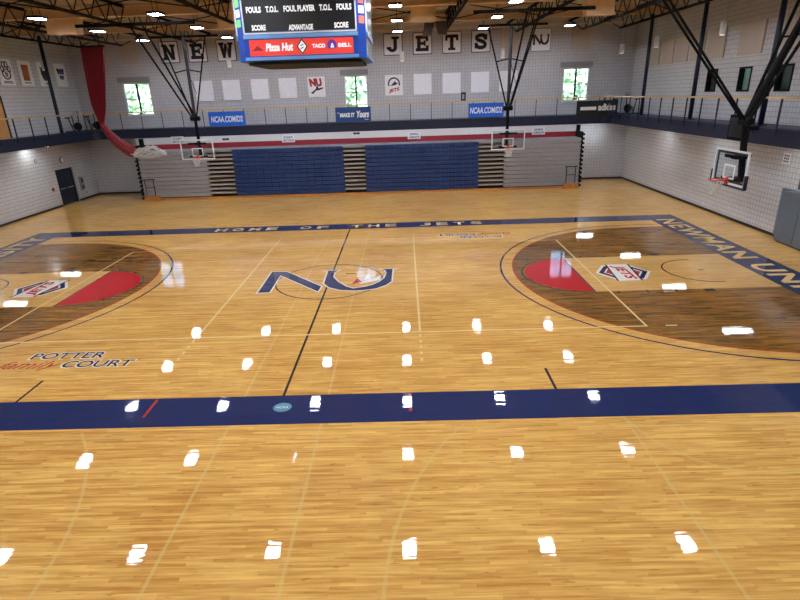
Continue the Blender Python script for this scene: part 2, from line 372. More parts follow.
# boundary band
bd = MB(); z = .002
rect(bd, -BX, BX, Y1n, 0, z); rect(bd, -BX, BX, YW, Y1f, z); rect(bd, -BX, -HX, 0, YW, z); rect(bd, HX, BX, 0, YW, z)
mark('boundary_band', bd, M['p_navy'])
for s in (1, -1):
    def T(x, y): return (s*x, YC+s*(y-YC))
    bxc = HX-1.575
    # stained area inside the inner arc
    rr = 6.32; a0 = math.acos(1)  # semicircle plus straight run to the baseline
    pts = [(HX, YC+rr), (bxc, YC+rr)]+[(bxc+rr*math.cos(a), YC+rr*math.sin(a)) for a in [PI/2+PI*k/48 for k in range(1, 48)]]+[(bxc, YC-rr), (HX, YC-rr)]
    mark('stained_three_point_area', zpoly(MB(), [T(*p) for p in pts], .0015), M['stain'])
    mb = MB()
    aa = (90, 270) if s > 0 else (-90, 90)
    arc(mb, s*bxc, YC, rr, aa[0], aa[1], .05, .0024, 60)
    for q in (-1, 1): rect(mb, min(s*bxc, s*HX), max(s*bxc, s*HX), YC+q*rr-.025, YC+q*rr+.025, .0024)
    mark('inner_arc_line', mb, M['p_redline'])
    mb = MB(); arc(mb, s*bxc, YC, 6.75, aa[0]+0, aa[1], .065, .0025, 60)
    for q in (-1, 1): rect(mb, min(s*bxc, s*HX), max(s*bxc, s*HX), YC+q*6.75-.025, YC+q*6.75+.025, .0024)
    mark('three_point_line', mb, M['p_navy'])
    # red half circle and lane
    pts = [(8.53+1.76*math.cos(a), YC+1.76*math.sin(a)) for a in [PI/2+PI*k/40 for k in range(41)]]
    mark('red_half_circle', zpoly(MB(), [T(*p) for p in pts], .0022), M['p_red'])
    mark('free_throw_lane', zpoly(MB(), [T(*p) for p in [(8.53, YC-1.83), (HX, YC-1.83), (HX, YC+1.83), (8.53, YC+1.83)]], .0021), M['lane'])
    mb = MB()
    zpoly(mb, [T(*p) for p in [(8.53, YC-1.83), (8.58, YC-1.83), (8.58, YC+1.83), (8.53, YC+1.83)]], .0032)
    arc(mb, s*8.53, YC, 1.86, aa[0], aa[1], .045, .0032, 48)
    arc(mb, s*bxc, YC, 1.22, aa[0]+(-8 if s > 0 else -8), aa[1]+8, .045, .0032, 48)
    for q in (-1, 1):
        yy = YC+q*(1.83+.1)
        for x, l in ((HX-2.3, .3), (HX-3.3, .05), (HX-4.2, .05), (HX-5.1, .05)):
            zpoly(mb, [T(x-l/2, yy-.1), T(x+l/2, yy-.1), T(x+l/2, yy+.1), T(x-l/2, yy+.1)], .0032)
    rect(mb, s*bxc-.1, s*bxc+.1, YC-.03, YC+.03, .0032)
    mark('lane_line', mb, M['p_black'])
    # 28-foot marks
    mb = MB(); x = s*5.79
    rect(mb, x-.03, x+.03, 0, .92, .0032)
    mark('coaching_mark', mb, M['p_black'])
    mb = MB(); rect(mb, s*2.7-.03, s*2.7+.03, -.72, -.05, .0032); mark('substitution_mark', mb, M['p_redline'])
    # baseline lettering
    nm = text_mb('NEWMAN UNIVERSITY', 15.45, .9, (s*14.56, YC+s*7.73, 0), (0, -s, 0), (s, 0, 0), .0040, bold=.028, space=1.14)
    mark('baseline_lettering', nm, M['p_tan'])
    # lane emblem
    ex, ey = s*10.1, YC
    hexa = lambda r, dx=0: [(ex+r*math.cos(PI/3*k), ey+r*.98*math.sin(PI/3*k)) for k in range(6)]
    em = mark('lane_emblem', zpoly(MB(), hexa(.94), .0026), M['p_white'])
    mb = zpoly(MB(), hexa(.83), .0030, 0); zpoly(mb, hexa(.66), .0034, 1)
    zpoly(mb, hexa(.6), .0038, 2)
    mb.build('emblem_ring', [M['p_navy'], M['p_white'], M['p_red']], em)
    U_, V_ = (0, -s, 0), (s, 0, 0)
    mb = MB()
    for w_, m_, zz in ((.42, 0, .0042), (.36, 1, .0046)):
        pp = []
        for a, b in ((-.88, -w_+.1), (.88, -w_-.1), (.88, w_-.1), (-.88, w_+.1)):
            pp.append((ex+U_[0]*a+V_[0]*b, ey+U_[1]*a+V_[1]*b))
        zpoly(mb, pp, zz, m_)
    mb.build('emblem_stripe', [M['p_navy'], M['p_white']], em)
    text_mb('JETS', 1.45, .46, (ex, ey, 0), U_, V_, .0050, bold=.04, shear=.2, center=True).build('emblem_lettering', M['p_red'], em)
    # POTTER family COURT
    U_, V_ = (s, 0, 0), (0, s, 0)
    def TT(x, y): return (s*x, YC+s*(y-YC), 0)
    for nm_, tx, x, y, w_, h_, m_, sh in (('court_name_potter', 'POTTER', -6.86, 2.04, 1.86, .34, 'p_navy', 0), ('court_name_court', 'COURT', -5.80, 1.55, 1.72, .35, 'p_navy', 0),
                                 ('court_name_family', 'family', -7.38, 1.42, 1.52, .52, 'p_redline', .45)):
        if sh:
            text_mb(tx, w_, h_, TT(x, y), U_, V_, .0040, bold=.004, shear=sh).build(nm_, M[m_], fl); continue
        b0 = text_mb(tx, w_+.08, h_+.07, TT(x-.04, y-.035), U_, V_, .0028, bold=.045 if sh == 0 else .03, shear=sh).build(nm_, M['p_white'], fl)
        text_mb(tx, w_, h_, TT(x, y), U_, V_, .0040, bold=.012 if sh == 0 else 0, shear=sh).build('lettering', M[m_], b0)
# centre line and circle
mb = MB(); rect(mb, -.03, .03, 0, YW, .0032); mark('centre_line', mb, M['p_black'])
mb = arc(MB(), 0, YC, 1.83, 0, 360, .045, .0034, 90); mark('centre_circle', mb, M['p_black'])
Np = [(-2.2, 6.53), (-2.24, 8.74), (-1.72, 8.69), (-0.18, 6.95), (-0.19, 6.51), (-1.89, 8.38), (-1.86, 6.55)]
Np = [(-2.22, 6.53), (-2.26, 8.78), (-1.72, 8.74), (-0.2, 7.0), (-0.24, 6.5), (-1.86, 8.34), (-1.84, 6.55)]
Up = [(-.33, 8.72), (-0.18, 8.66), (-0.15, 7.3), (0.08, 6.88), (0.47, 6.6), (0.91, 6.5), (1.24, 6.52), (1.66, 6.65), (1.98, 6.97), (2.15, 7.32), (2.16, 8.68), (2.3, 8.74), (1.75, 8.76), (1.9, 8.6), (1.97, 8.27), (1.9, 7.71), (1.73, 7.3), (1.5, 7.0), (1.25, 6.84), (0.89, 6.71), (0.64, 6.93), (0.32, 7.42), (0.08, 7.98), (0.06, 8.5), (0.2, 8.73)]
lg = mark('centre_logo', zpoly(zpoly(MB(), offset_poly(Np, .055), .0042), offset_poly(Up, .055), .0042), M['p_white'])
zpoly(zpoly(MB(), Np, .0050), Up, .0050).build('logo_letter', M['p_navy'], lg)
jet = zpoly(MB(), [(.82, 7.15), (.95, 7.78), (1.15, 7.35)], .0052, 0); zpoly(jet, [(1.0, 7.3), (1.1, 7.15), (1.75, 7.5), (1.78, 8.1), (1.6, 7.75)], .0052, 1)
zpoly(jet, [(.5, 8.27), (.85, 8.27), (.85, 8.33), (.5, 8.33)], .0052, 2); zpoly(jet, [(1.15, 7.5), (1.3, 8.25), (1.45, 7.65)], .0053, 1)
jet.build('logo_jet', [M['p_red'], M['p_white'], M['p_black']], lg)
# home of the jets on the far band: widely spaced letters
mb = MB(); x = -6.64
word = 'HOME OF THE JETS'; step = 13.01/(len(word)-.35)
for i, ch in enumerate(word):
    if ch != ' ': text_mb(ch, step*.66, .56, (-6.64+i*step, 15.5, 0), (1, 0, 0), (0, 1, 0), .0040, bold=.03, mb=mb)
mark('sideline_lettering', mb, M['p_cream'])
# oval stickers on the near band
mb = zpoly(MB(), [(.07+.19*math.cos(a*PI/12), -.47+.17*math.sin(a*PI/12)) for a in range(24)], .0040)
ov = mark('oval_decal', mb, M['p_teal']); text_mb('NCAA', .25, .08, (.07, -.47, 0), (1, 0, 0), (0, 1, 0), .0048, bold=.02, center=True).build('decal_lettering', M['p_white'], ov)
# volleyball lines in cream
mb = MB(); z = .0036
for y in (3.1,): rect(mb, -16, 9, y-.03, y+.03, z) if False else rect(mb, -9, 9, y-.03, y+.03, z)
rect(mb, -9, 9, 12.12, 12.15, z)
for x in (-9, 9): rect(mb, x-.03, x+.03, 3.07, 12.17, z)
for x in (-3, 3):
    rect(mb, x-.03, x+.03, 3.1, 12.14, z)
    for k in range(5): rect(mb, x-.03, x+.03, 2.95-k*.34-.15, 2.95-k*.34, z); rect(mb, x-.03, x+.03, 12.3+k*.34, 12.45+k*.34, z)
for x in (-9.7, 9.5): rect(mb, x, x+.3, 3.07, 3.13, z)
mark('volleyball_line', mb, M['p_cream'])

# ------------------------------------------------------------------ windows
for i, (x0, x1, z0, z1) in enumerate(BW):
    o = MB(); t = .06; y0, y1 = YB+.04, YB+.14
    o.box(x0, x0+t, y0, y1, z0, z1).box(x1-t, x1, y0, y1, z0, z1).box(x0+t, x1-t, y0, y1, z1-t, z1).box(x0+t, x1-t, y0, y1, z0, z0+t)
    fr = struct(o.build('window_%d' % (i+1), M['steelw']))
    cx = (x0+x1)/2; zm = z0+(z1-z0)*.5
    MB().box(cx-.05, cx+.05, y0, y1, z0+t, z1-t).build('mullion', M['black'], fr)
    MB().box(x0+t, cx-.05, y0+.02, y1-.02, zm-.025, zm+.025).box(cx+.05, x1-t, y0+.02, y1-.02, zm-.025, zm+.025).build('glazing_bar', M['greyp'], fr)
    MB().box(x0+t, cx-.05, YB+.085, YB+.09, z0+t, z1-t).box(cx+.05, x1-t, YB+.085, YB+.09, z0+t, z1-t).build('pane', M['glass'], fr)
    MB().box(x0-.05, x1+.05, YB-.06, YB+.04, z0-.05, z0).build('window_sill', M['white'], fr)
    lab = ['left', 'middle', 'right'][i]
    tag(MB().box(x0-.22, x1+.12, YB-.2, YB-.002, z1+.05, z1+.36).build('shade_housing', M['housing']), 'grey roller shade housing above the %s window of the back wall' % lab, 'window shade')
for i, (y0, y1, z0, z1) in enumerate(RW):
    o = MB(); t = .07; x0, x1 = XR-.03, XR+.2
    o.box(x0, x1, y0, y0+t, z0, z1).box(x0, x1, y1-t, y1, z0, z1).box(x0, x1, y0+t, y1-t, z1-t, z1).box(x0, x1, y0+t, y1-t, z0, z0+t)
    fr = struct(o.build('window_%d' % (i+4), M['black']))
    MB().box(XR+.12, XR+.13, y0+t, y1-t, z0+t, z1-t).build('pane', M['glass_dark'], fr)
# small room behind the right-hand windows
rm = MB(); rm.box(XR+2.6, XR+2.8, 11, 20.5, 4.3, 7.6).box(XR+.25, XR+2.8, 20.5, 20.7, 4.3, 7.6).box(XR+.25, XR+2.8, 10.8, 11, 4.3, 7.6).box(XR+.25, XR+2.8, 10.8, 20.7, 7.6, 7.7).box(XR+.25, XR+2.8, 10.8, 20.7, 4.2, 4.3)
struct(rm.build('wall_office', M['office']))
struct(MB().box(XR+.25, XR+2.6, 16.9, 17.0, 4.3, 7.6).box(XR+.25, XR+2.6, 14.2, 14.3, 4.3, 7.6).build('wall_office_partition', M['office']))
el = MB().box(XR+1.2, XR+1.8, 15.2, 16.2, 7.52, 7.56).build('office_fill_light', mat('office_fill', (255, 255, 240), .5, emit=(235, 250, 235), es=22))  # unseen light added to brighten the view through the middle window
tag(el, 'flat added fill light in the room behind the middle dark framed window', 'ceiling light')
for yy, lab in ((12.8, 'window nearest the camera'), (18.2, 'window farthest from the camera')):
    tag(MB().box(XR+1.4, XR+1.7, yy, yy+.4, 7.52, 7.56).build('office_fill_light', M['fill_dim']), 'small added fill light in the room behind the right wall '+lab, 'ceiling light')  # weaker unseen lights, added to lift the two outer windows
oc = MB().box(XR+.9, XR+1.5, 15.7, 16.2, 4.3, 4.95).box(XR+1.35, XR+1.5, 15.7, 16.2, 4.95, 5.85).box(XR+.9, XR+.96, 15.7, 15.76, 4.9, 5.3)
tag(oc.build('office_chair', M['dark']), 'dark chair in the room behind the middle window of the right wall', 'chair')

# doors
d = empty('door_1', (XL, 24.7, 0)); d['kind'] = 'structure'
MB().box(-.2, .03, -.85, -.78, 0, 2.22).box(-.2, .03, .78, .85, 0, 2.22).box(-.2, .03, -.78, .78, 2.15, 2.22).build('door_frame', M['door'], d)
for s in (-1, 1):
    lf = MB().box(-.1, -.05, min(0, s*.77)+(.005 if s > 0 else 0), max(0, s*.77), .01, 2.15).build('door_leaf', M['door'], d)
    MB().box(-.05, -.0, s*.1, s*.7, 1.0, 1.06).build('push_bar', M['metal'], lf)
MB().box(-.2, .04, .85, .97, 0, 2.22).build('door_jamb', M['greyp'], d)
d2 = empty('door_2', (XL, 20.25, 4.36)); d2['kind'] = 'structure'
MB().box(-.1, -.04, -.6, .6, 0, 2.12).build('door_leaf', M['oak'], d2)
MB().box(-.2, .02, .6, .66, 0, 2.19).box(-.2, .02, -.66, -.6, 0, 2.19).box(-.2, .02, -.6, .6, 2.12, 2.19).build('door_frame', M['door'], d2)
MB().box(-.04, .03, -.5, -.38, .98, 1.02).build('door_handle', M['metal'], d2)

# ------------------------------------------------------------------ girder, pipes, trusses
g = MB().box(XL+.05, XR-.05, 16.85, 16.9, 9.62, 9.98).box(XL+.05, XR-.05, 16.7, 17.05, 9.96, 10.02).box(XL+.05, XR-.05, 16.7, 17.05, 9.58, 9.62)
tag(g.build('roof_girder', M['tan']), 'tan steel roof beam crossing the ceiling nearer the camera than the far lights', 'beam')
g = MB().box(XL+.05, XR-.05, 22.9, 22.94, 9.66, 9.98).box(XL+.05, XR-.05, 22.8, 23.05, 9.62, 9.66)
tag(g.build('roof_girder', M['tan']), 'tan steel roof beam crossing the ceiling closest to the back wall', 'beam')
p = MB().tube([(XL+.03, 24.6, 9.42), (XR-.03, 24.6, 9.42)], .035, 8)
pp = p.build('sprinkler_pipe', M['tan']); tag(pp, 'thin tan sprinkler pipe running across the room below the roof trusses', 'pipe')
for k in range(9): x = -16+k*4; MB().cyl((x, 24.6, 9.45), (x, 24.6, ZC-.06), .015, 6).build('pipe_hanger', M['tan'], pp)
for k in range(7):
    MB().cyl((-15.5+k*5, 24.6, 9.39), (-15.5+k*5, 24.6, 9.28), .03, 8).build('sprinkler_head', M['metal'], pp)

def make_truss(x, label, y0=-12.5, y1=25.3):
    o = empty('roof_truss', (x, 0, 0), 0, label, 'roof truss', 'black open web trusses under the roof deck')
    MB().box(-.075, -.02, y0-.4, YB-.01, 9.93, 10.02).box(.02, .075, y0-.4, YB-.01, 9.93, 10.02).build('top_chord', M['truss'], o)
    MB().box(-.075, -.02, y0, y1, 9.16, 9.25).box(.02, .075, y0, y1, 9.16, 9.25).build('bottom_chord', M['truss'], o)
    wb = MB(); n = int((y1-y0)/.6); 
    for k in range(n):
        a = y0+k*(y1-y0)/n; b = a+(y1-y0)/n
        if k % 2 == 0: wb.cyl((0, a, 9.2), (0, b, 9.97), .026, 5)
        else: wb.cyl((0, a, 9.97), (0, b, 9.2), .026, 5)
    wb.cyl((0, y1, 9.2), (0, YB-.3, 9.95), .03, 5)
    wb.build('web', M['truss'], o)
    return o
TX = [-16.6, -14.0, -9.6, -4.9, .75, 5.2, 9.5, 13.4, 15.6]
nms = ['closest to the left wall', 'over the left basket lane', 'left of the scoreboard, above the left hoop', 'just left of the scoreboard', 'just right of the scoreboard', 'over the tan box right of the scoreboard',
       'above the right far hoop', 'over the brown right court area', 'closest to the right wall']
for x, nm_ in zip(TX, nms): make_truss(x, 'black open web roof truss ' + nm_)
# bridging between trusses
for j, y in enumerate((-2.4, 3.6, 12.6, 18.6)):
    bm_ = MB()
    for a, b in zip(TX[:-1], TX[1:]):
        bm_.cyl((a+.07, y, 9.22), (b-.07, y, 9.9), .022, 5); bm_.cyl((a+.07, y, 9.9), (b-.07, y, 9.22), .022, 5)
    tag(bm_.build('truss_bridging', M['truss']), 'thin crossed bridging rods between the roof trusses, %s line from the camera' % ['first', 'second', 'third', 'fourth'][j], 'bridging')

# ------------------------------------------------------------------ ceiling lights
LX = [-12.35, -7.4, -2.43, 2.5, 7.43, 12.4]; LY = [-9.5, -4.8, 0.0, 4.9, 10.3, 14.9, 19.6, 24.5]
H = 9.35
lt = empty('ceiling_light', (LX[0], LY[0], H), 0, '', 'ceiling light', 'rectangular lights of the main grid')
MB().box(-.24, .24, -.31, .31, .01, .07).box(-.26, -.24, -.33, .33, -.015, .07).box(.24, .26, -.33, .33, -.015, .07).box(-.24, .24, -.33, -.31, -.015, .07).box(-.24, .24, .31, .33, -.015, .07).build('housing', M['black'], lt)
MB().box(-.235, .235, -.305, .305, -.01, .008).build('diffuser', M['lamp'], lt)
for q in (-.25, .25): MB().cyl((0, q, .07), (0, q, ZC-H-.06), .012, 5).build('hanger', M['black'], lt)
orow = ['eighth', 'seventh', 'sixth', 'fifth', 'fourth', 'third', 'second', 'first']; ocol = ['first', 'second', 'third', 'fourth', 'fifth', 'sixth']
for j, y in enumerate(LY):
    for i, x in enumerate(LX):
        lab = 'lit rectangular ceiling light, %s row from the back wall, %s from the left' % (orow[j], ocol[i])
        if i == 0 and j == 0: lt['label'] = lab
        else: copy_tree(lt, (x, y, H), lab)

# lights under the balcony
sl = empty('soffit_light', (16.5, 10.7, ZB0+.05), 0, 'bright strip light under the right track, nearest the camera', 'soffit light', 'strip lights under the track')
MB().box(-.6, .6, -.15, .15, -.04, 0).build('housing', M['white'], sl)
MB().box(-.58, .58, -.13, .13, -.06, -.041).build('diffuser', mat('soffit_diffuser', (255, 255, 255), .5, emit=(240, 248, 255), es=30), sl)
for x, y, lab in [(16.5, 16.35, 'under the right track, second from the camera'), (16.5, 22.1, 'under the right track, third from the camera'), (16.5, 5.0, 'under the right track, outside the right picture edge'), (-18.2, 16.5, 'under the left track, nearer the camera'), (-18.2, 21.6, 'under the left track, above the double door'), (15.3, 27.3, 'under the back track, right of the bleachers')]:
    copy_tree(sl, (x, y, ZB0+.05), 'bright strip light '+lab)

# pendant cylinder lights over the track
pc = empty('pendant_cylinder', (16.6, 27.4, 8.2), 0, 'white cylinder pendant over the right rear corner of the track', 'pendant light', 'white cylinder pendants over the track')
MB().cyl((0, 0, -.26), (0, 0, .28), .13, 20).build('can', M['white'], pc, True)
MB().cyl((0, 0, .28), (0, 0, ZC-8.2-.06), .012, 5).build('stem', M['white'], pc)
MB().cyl((0, 0, -.268), (0, 0, -.262), .11, 20).build('lens', mat('pendant_lens', (240, 240, 235), .5, emit=(255, 250, 240), es=2.5), pc)
for (x, y, lab) in [(2.71, 27.4, 'white cylinder pendant just right of the letter J'), (9.1, 27.4, 'white cylinder pendant in front of the blank panel beside the S'), (-8.75+.4, 27.4, 'white cylinder pendant between letters E and W'), (-10.0, 27.4, 'white cylinder pendant overlapping the first letter E'),
                    (16.8, 22.9, 'white cylinder pendant over the right track, beside the rear column'), (16.8, 16.3, 'white cylinder pendant over the right track, in front of the large tan panel'), (-18.3, 24.2, 'white cylinder pendant over the left track near the posters')]:
    if x == -10.0: continue
    copy_tree(pc, (x, y, 8.2), lab)

# tan hanging boxes
for (px, py, pz, w_, lab) in [(-12.75, 17.4, 9.32, 1.35, 'tan hanging box at left near the red curtain top'), (-5.05, 17.4, 9.32, 1.1, 'tan hanging box half hidden left of the scoreboard'), (3.72, 17.4, 9.32, 1.12, 'tan hanging box above the letters E and T'), (11.65, 17.4, 9.32, 1.25, 'tan hanging box right of the far right hoop supports')]:
    b_ = empty('hanging_box', (px, py, pz), 0, lab, 'ceiling box', 'tan boxes hung from the ceiling')
    hw = w_/2
    MB().add([(-hw, -.25, -.33), (hw, -.25, -.33), (hw*.86, .5, -.3), (-hw*.86, .5, -.3), (-hw, -.25, .36), (hw, -.25, .36), (hw, .5, .36), (-hw, .5, .36)],
             [(0, 3, 2, 1), (4, 5, 6, 7), (0, 1, 5, 4), (1, 2, 6, 5), (2, 3, 7, 6), (3, 0, 4, 7)]).build('cabinet', M['tan'], b_)
    for q in (-1, 1): MB().cyl((q*hw*.7, 0, .3), (q*hw*.7, 0, ZC-pz-.06), .015, 6).build('hanger', M['black'], b_)
# dark loudspeaker cluster
sp = empty('loudspeaker_cluster', (4.5, 21.8, 9.2), 0, 'dark loudspeaker cluster hanging beside the tan box right of the scoreboard', 'loudspeaker')
MB().poly([(-.25, .25), (.25, .25), (.12, -.35), (-.35, -.4)], -.3, .3, 0, (-.3, 0, 0), (1, 0, 0), (0, 0, 1)).build('cabinet', M['frame'], sp)
MB().poly([(-.25, .25), (.25, .25), (.35, -.4), (-.1, -.35)], -.3, .3, 0, (.28, 0, .02), (1, 0, 0), (0, 0, 1)).build('cabinet', M['frame'], sp)
MB().cyl((0, 0, .2), (0, 0, ZC-9.2-.06), .02, 6).build('hanger', M['black'], sp)

# ------------------------------------------------------------------ columns and railings
for x, y, lab in [(16.8, 23.8, 'navy round column on the right track nearest the corner'), (16.8, 18.0, 'navy round column on the right track, second from the corner'), (16.8, 12.4, 'navy round column at the right edge, third from the corner'),
                  (16.8, 6.6, 'navy round column on the right track nearest the camera'), (-18.0, 23.9, 'navy round column on the left track in front of the posters')]:
    o = empty('track_column', (x, y, ZB1-.02), 0, lab, 'column')
    MB().cyl((0, 0, 0), (0, 0, ZC-ZB1-.05), .1, 16).build('shaft', M['navy'], o, True)
    MB().box(-.16, .16, -.16, .16, 0, .03).build('base_plate', M['navy'], o)
def railing(name, p0, p1, n, label, mpost='navy', pw=.045, extra=None):
    p0 = Vector(p0); p1 = Vector(p1); o = empty(name, p0, 0, label, 'railing'); d = p1-p0
    a = math.atan2(d.y, d.x); L_ = d.length; o.rotation_euler.z = a
    first = None
    for k in range(n+1):
        x = L_*k/n
        if first is None: first = MB().box(-pw/2, pw/2, -.02, .02, -.2, 1.02).build('post', M[mpost], o)
        else:
            c = first.copy(); C.objects.link(c); c.location.x = x
    MB().box(-.05, L_+.05, -.045, .045, 1.02, 1.09).build('handrail', M['rail'], o)
    MB().box(0, L_, -.008, .008, .04, .06).build('bottom_rail', M[mpost], o)
    return o
railing('track_railing', (XBR-.115, 25.75, ZB1), (XBR-.115, -10, ZB1), 27, 'navy railing with wooden handrail along the right track edge', pw=.06)
railing('track_railing', (XBL+.115, -10, ZB1), (XBL+.115, 25.75, ZB1), 27, 'navy railing with wooden handrail along the left track edge', pw=.06)
railing('track_railing', (XBL+.75, YBB-.085, ZB1), (XBR-.75, YBB-.085, ZB1), 24, 'thin post railing with wooden handrail along the back track edge', 'navy', .035)
for sx, cx in ((-1, XBR-.115), (1, XBL+.115)):
    o = empty('corner_handrail', (cx, 25.8, ZB1), 0, 'curved wooden handrail at the %s rear corner of the track' % ('right' if sx < 0 else 'left'), 'railing')
    MB().tube([(sx*(.6*(1-math.sin(a)))*1.0, .6*math.cos(a), 1.055) for a in [PI/2*k/8 for k in range(9)]], .045, 8).build('handrail', M['rail'], o, True)
    for a in (PI/6, PI/3): MB().box(sx*(.6*(1-math.sin(a)))-.02, sx*(.6*(1-math.sin(a)))+.02, .6*math.cos(a)-.02, .6*math.cos(a)+.02, -.2, 1.03).build('post', M['navy'], o)

# banners on the back railing
def banner(name, x0, x1, z0, z1, m, label, lines, y=YBB-.14):
    o = empty(name, ((x0+x1)/2, y, z0), 0, label, 'banner')
    w_ = x1-x0
    MB().box(-w_/2, w_/2, 0, .015, 0, z1-z0).build('cloth', m, o)
    for (tx, cx, cz, tw, th, mm, bo, sh) in lines:
        text_mb(tx, tw, th, (cx, 0, cz), (1, 0, 0), (0, 0, 1), .003, bold=bo, shear=sh, center=True).build('lettering', M[mm], o)
    return o
banner('rail_banner', -9.82, -7.5, 4.4, 5.28, M['bannerblue'], 'bright blue NCAA.COM/D2 banner on the back railing, left of centre', [('NCAA.COM/D2', 0, .42, 2.05, .38, 'print', .03, .15)])
banner('rail_banner', 6.85, 9.1, 4.42, 5.28, M['bannerblue'], 'bright blue NCAA.COM/D2 banner on the back railing behind the right hoop', [('NCAA.COM/D2', 0, .42, 2.05, .38, 'print', .03, .15)])
bn = banner('rail_banner', -1.65, .62, 4.4, 5.3, M['bannernavy'], 'dark blue Make It Yours banner on the railing below the middle window', [('MAKE IT', -.38, .42, .95, .26, 'print', .05, .1), ('Yours', .62, .45, .8, .42, 'print', .05, .25), ('D2', -.95, .55, .12, .08, 'print', .02, 0), ('NCAA', .85, .13, .25, .07, 'print', .02, 0)])
bn = banner('rail_banner', 13.7, 16.3, 4.28, 5.2, M['bannerblack'], 'black adidas banner at the right end of the back railing', [('adidas', .62, .52, 1.1, .42, 'print', .05, 0)], y=YBB-.22)
MB().box(-1.05, -.05, -.004, 0, .36, .56).build('white_strip', M['print'], bn)
# small dark thing above the right blue banner
o = empty('wall_sign', (6.72, YB-.03, 5.45), 0, 'small dark sign on the back wall above the right blue banner', 'sign')
MB().box(-.16, .16, 0, .03, -.05, .5).build('plate', M['letter'], o)
MB().box(-.08, .06, -.006, 0, .08, .38).build('figure', M['greyp'], o)

# ------------------------------------------------------------------ panels on the walls
def slab_letter(ch):
    """block serif letter in a unit square, list of polygons"""
    P = []
    def q(*a): P.append(list(a))
    def bar(x0, y0, x1, y1): q((x0, y0), (x1, y0), (x1, y1), (x0, y1))
    t = .2
    if ch == 'N':
        bar(.1, 0, .3, 1); bar(.7, 0, .9, 1); q((.1, 1), (.34, 1), (.9, 0), (.66, 0)); bar(0, 0, .4, .12); bar(0, .88, .3, 1); bar(.6, .88, 1, 1)
    elif ch == 'E':
        bar(.1, 0, .34, 1); bar(0, 0, .95, .18); bar(0, .82, .92, 1); bar(.34, .42, .7, .58); bar(.78, 0, .95, .34); bar(.76, .66, .92, 1); bar(.62, .34, .72, .66)
    elif ch == 'W':
        q((.02, 1), (.24, 1), (.38, 0), (.22, 0)); q((.22, 0), (.38, 0), (.58, .92), (.42, .92)); q((.42, .92), (.58, .92), (.78, 0), (.62, 0)); q((.62, 0), (.78, 0), (.98, 1), (.76, 1)); bar(-.04, .88, .34, 1); bar(.66, .88, 1.04, 1)
    elif ch == 'M':
        bar(.06, 0, .26, 1); bar(.74, 0, .94, 1); q((.06, 1), (.3, 1), (.58, .2), (.42, .2)); q((.7, 1), (.94, 1), (.58, .2), (.42, .2)); bar(-.04, 0, .36, .12); bar(.64, 0, 1.04, .12)
    elif ch == 'A':
        q((.4, 1), (.6, 1), (.32, 0), (.1, 0)); q((.4, 1), (.6, 1), (.92, 0), (.68, 0)); bar(.25, .3, .75, .44); bar(0, 0, .42, .12); bar(.58, 0, 1, .12)
    elif ch == 'J':
        bar(.55, .25, .79, 1); bar(.4, .86, .95, 1)
        for k in range(8):
            a = -PI*k/8; b = -PI*(k+1)/8; cx, cy = .44, .27
            q((cx+.35*math.cos(a), cy+.27*math.sin(a)), (cx+.11*math.cos(a), cy+.09*math.sin(a)), (cx+.11*math.cos(b), cy+.09*math.sin(b)), (cx+.35*math.cos(b), cy+.27*math.sin(b)))
        bar(.02, .2, .35, .32)
    elif ch == 'T':
        bar(.38, 0, .62, 1); bar(.02, .82, .98, 1); bar(.02, .64, .16, .86); bar(.84, .64, .98, .86); bar(.24, 0, .76, .13)
    elif ch == 'S':
        path = [(.86, .7), (.8, .84), (.62, .91), (.4, .91), (.2, .84), (.17, .7), (.28, .6), (.5, .53), (.74, .44), (.84, .3), (.8, .16), (.6, .09), (.38, .09), (.2, .17), (.14, .32)]
        for i in range(len(path)-1):
            a = Vector(path[i]); b = Vector(path[i+1]); d_ = (b-a).normalized(); n_ = Vector((-d_.y, d_.x))*.105; a = a-d_*.02; b = b+d_*.02
            q(tuple(a+n_), tuple(b+n_), tuple(b-n_), tuple(a-n_))
        bar(.76, .62, .95, .95); bar(.05, .05, .22, .4)
    return P
ZT = 8.97
def letter_panel(x, ch, label):
    o = empty('letter_panel', (x, YB-.06, ZT), 0, label, 'letter panel', 'square panels spelling the team name')
    MB().box(-.62, .62, .0, .055, -.65, .65).build('frame', M['frame'], o)
    MB().box(-.57, .57, -.02, 0, -.6, .6).build('board', M['panel'], o)
    mb = MB()
    for pl in slab_letter(ch):
        mb.poly([(-.42+a*.84, -.44+b*.88) for a, b in offset_poly(pl, .018)], .0, .012, 0, (0, -.021, 0), (1, 0, 0), (0, 0, 1))
    mb.build('lettering', M['letter'], o)
for x, ch, lab in [(-12.38, 'N', 'framed panel with black letter N at the left end of the team name'), (-10.55, 'E', 'framed panel with black letter E left of the scoreboard'), (-8.65, 'W', 'framed panel with black letter W left of the scoreboard'),
                   (-6.8, 'M', 'framed panel with black letter M behind the scoreboard'), (-4.95, 'A', 'framed panel with black letter A behind the scoreboard'), (-3.1, 'N', 'framed panel with black letter N behind the scoreboard'),
                   (2.15, 'J', 'framed panel with black letter J right of the scoreboard'), (4.05, 'E', 'framed panel with black letter E between J and T'), (5.93, 'T', 'framed panel with black letter T'), (7.8, 'S', 'framed panel with black letter S')]:
    letter_panel(x, ch, lab)
def wall_panel(x, z, w_, h_, m, label, axis='b', group=None, name='acoustic_panel', frame=None):
    loc, rz = ((x, YB-.06, z), 0) if axis == 'b' else (((XR-.06, x, z), -PI/2) if axis == 'r' else ((XL+.06, x, z), PI/2))
    o = empty(name, loc, rz, label, 'wall panel', group)
    MB().box(-w_/2, w_/2, 0, .055, -h_/2, h_/2).build('board', m, o)
    if frame: MB().box(-w_/2-.03, w_/2+.03, .02, .055, -h_/2-.03, h_/2+.03).build('edge', frame, o)
    return o
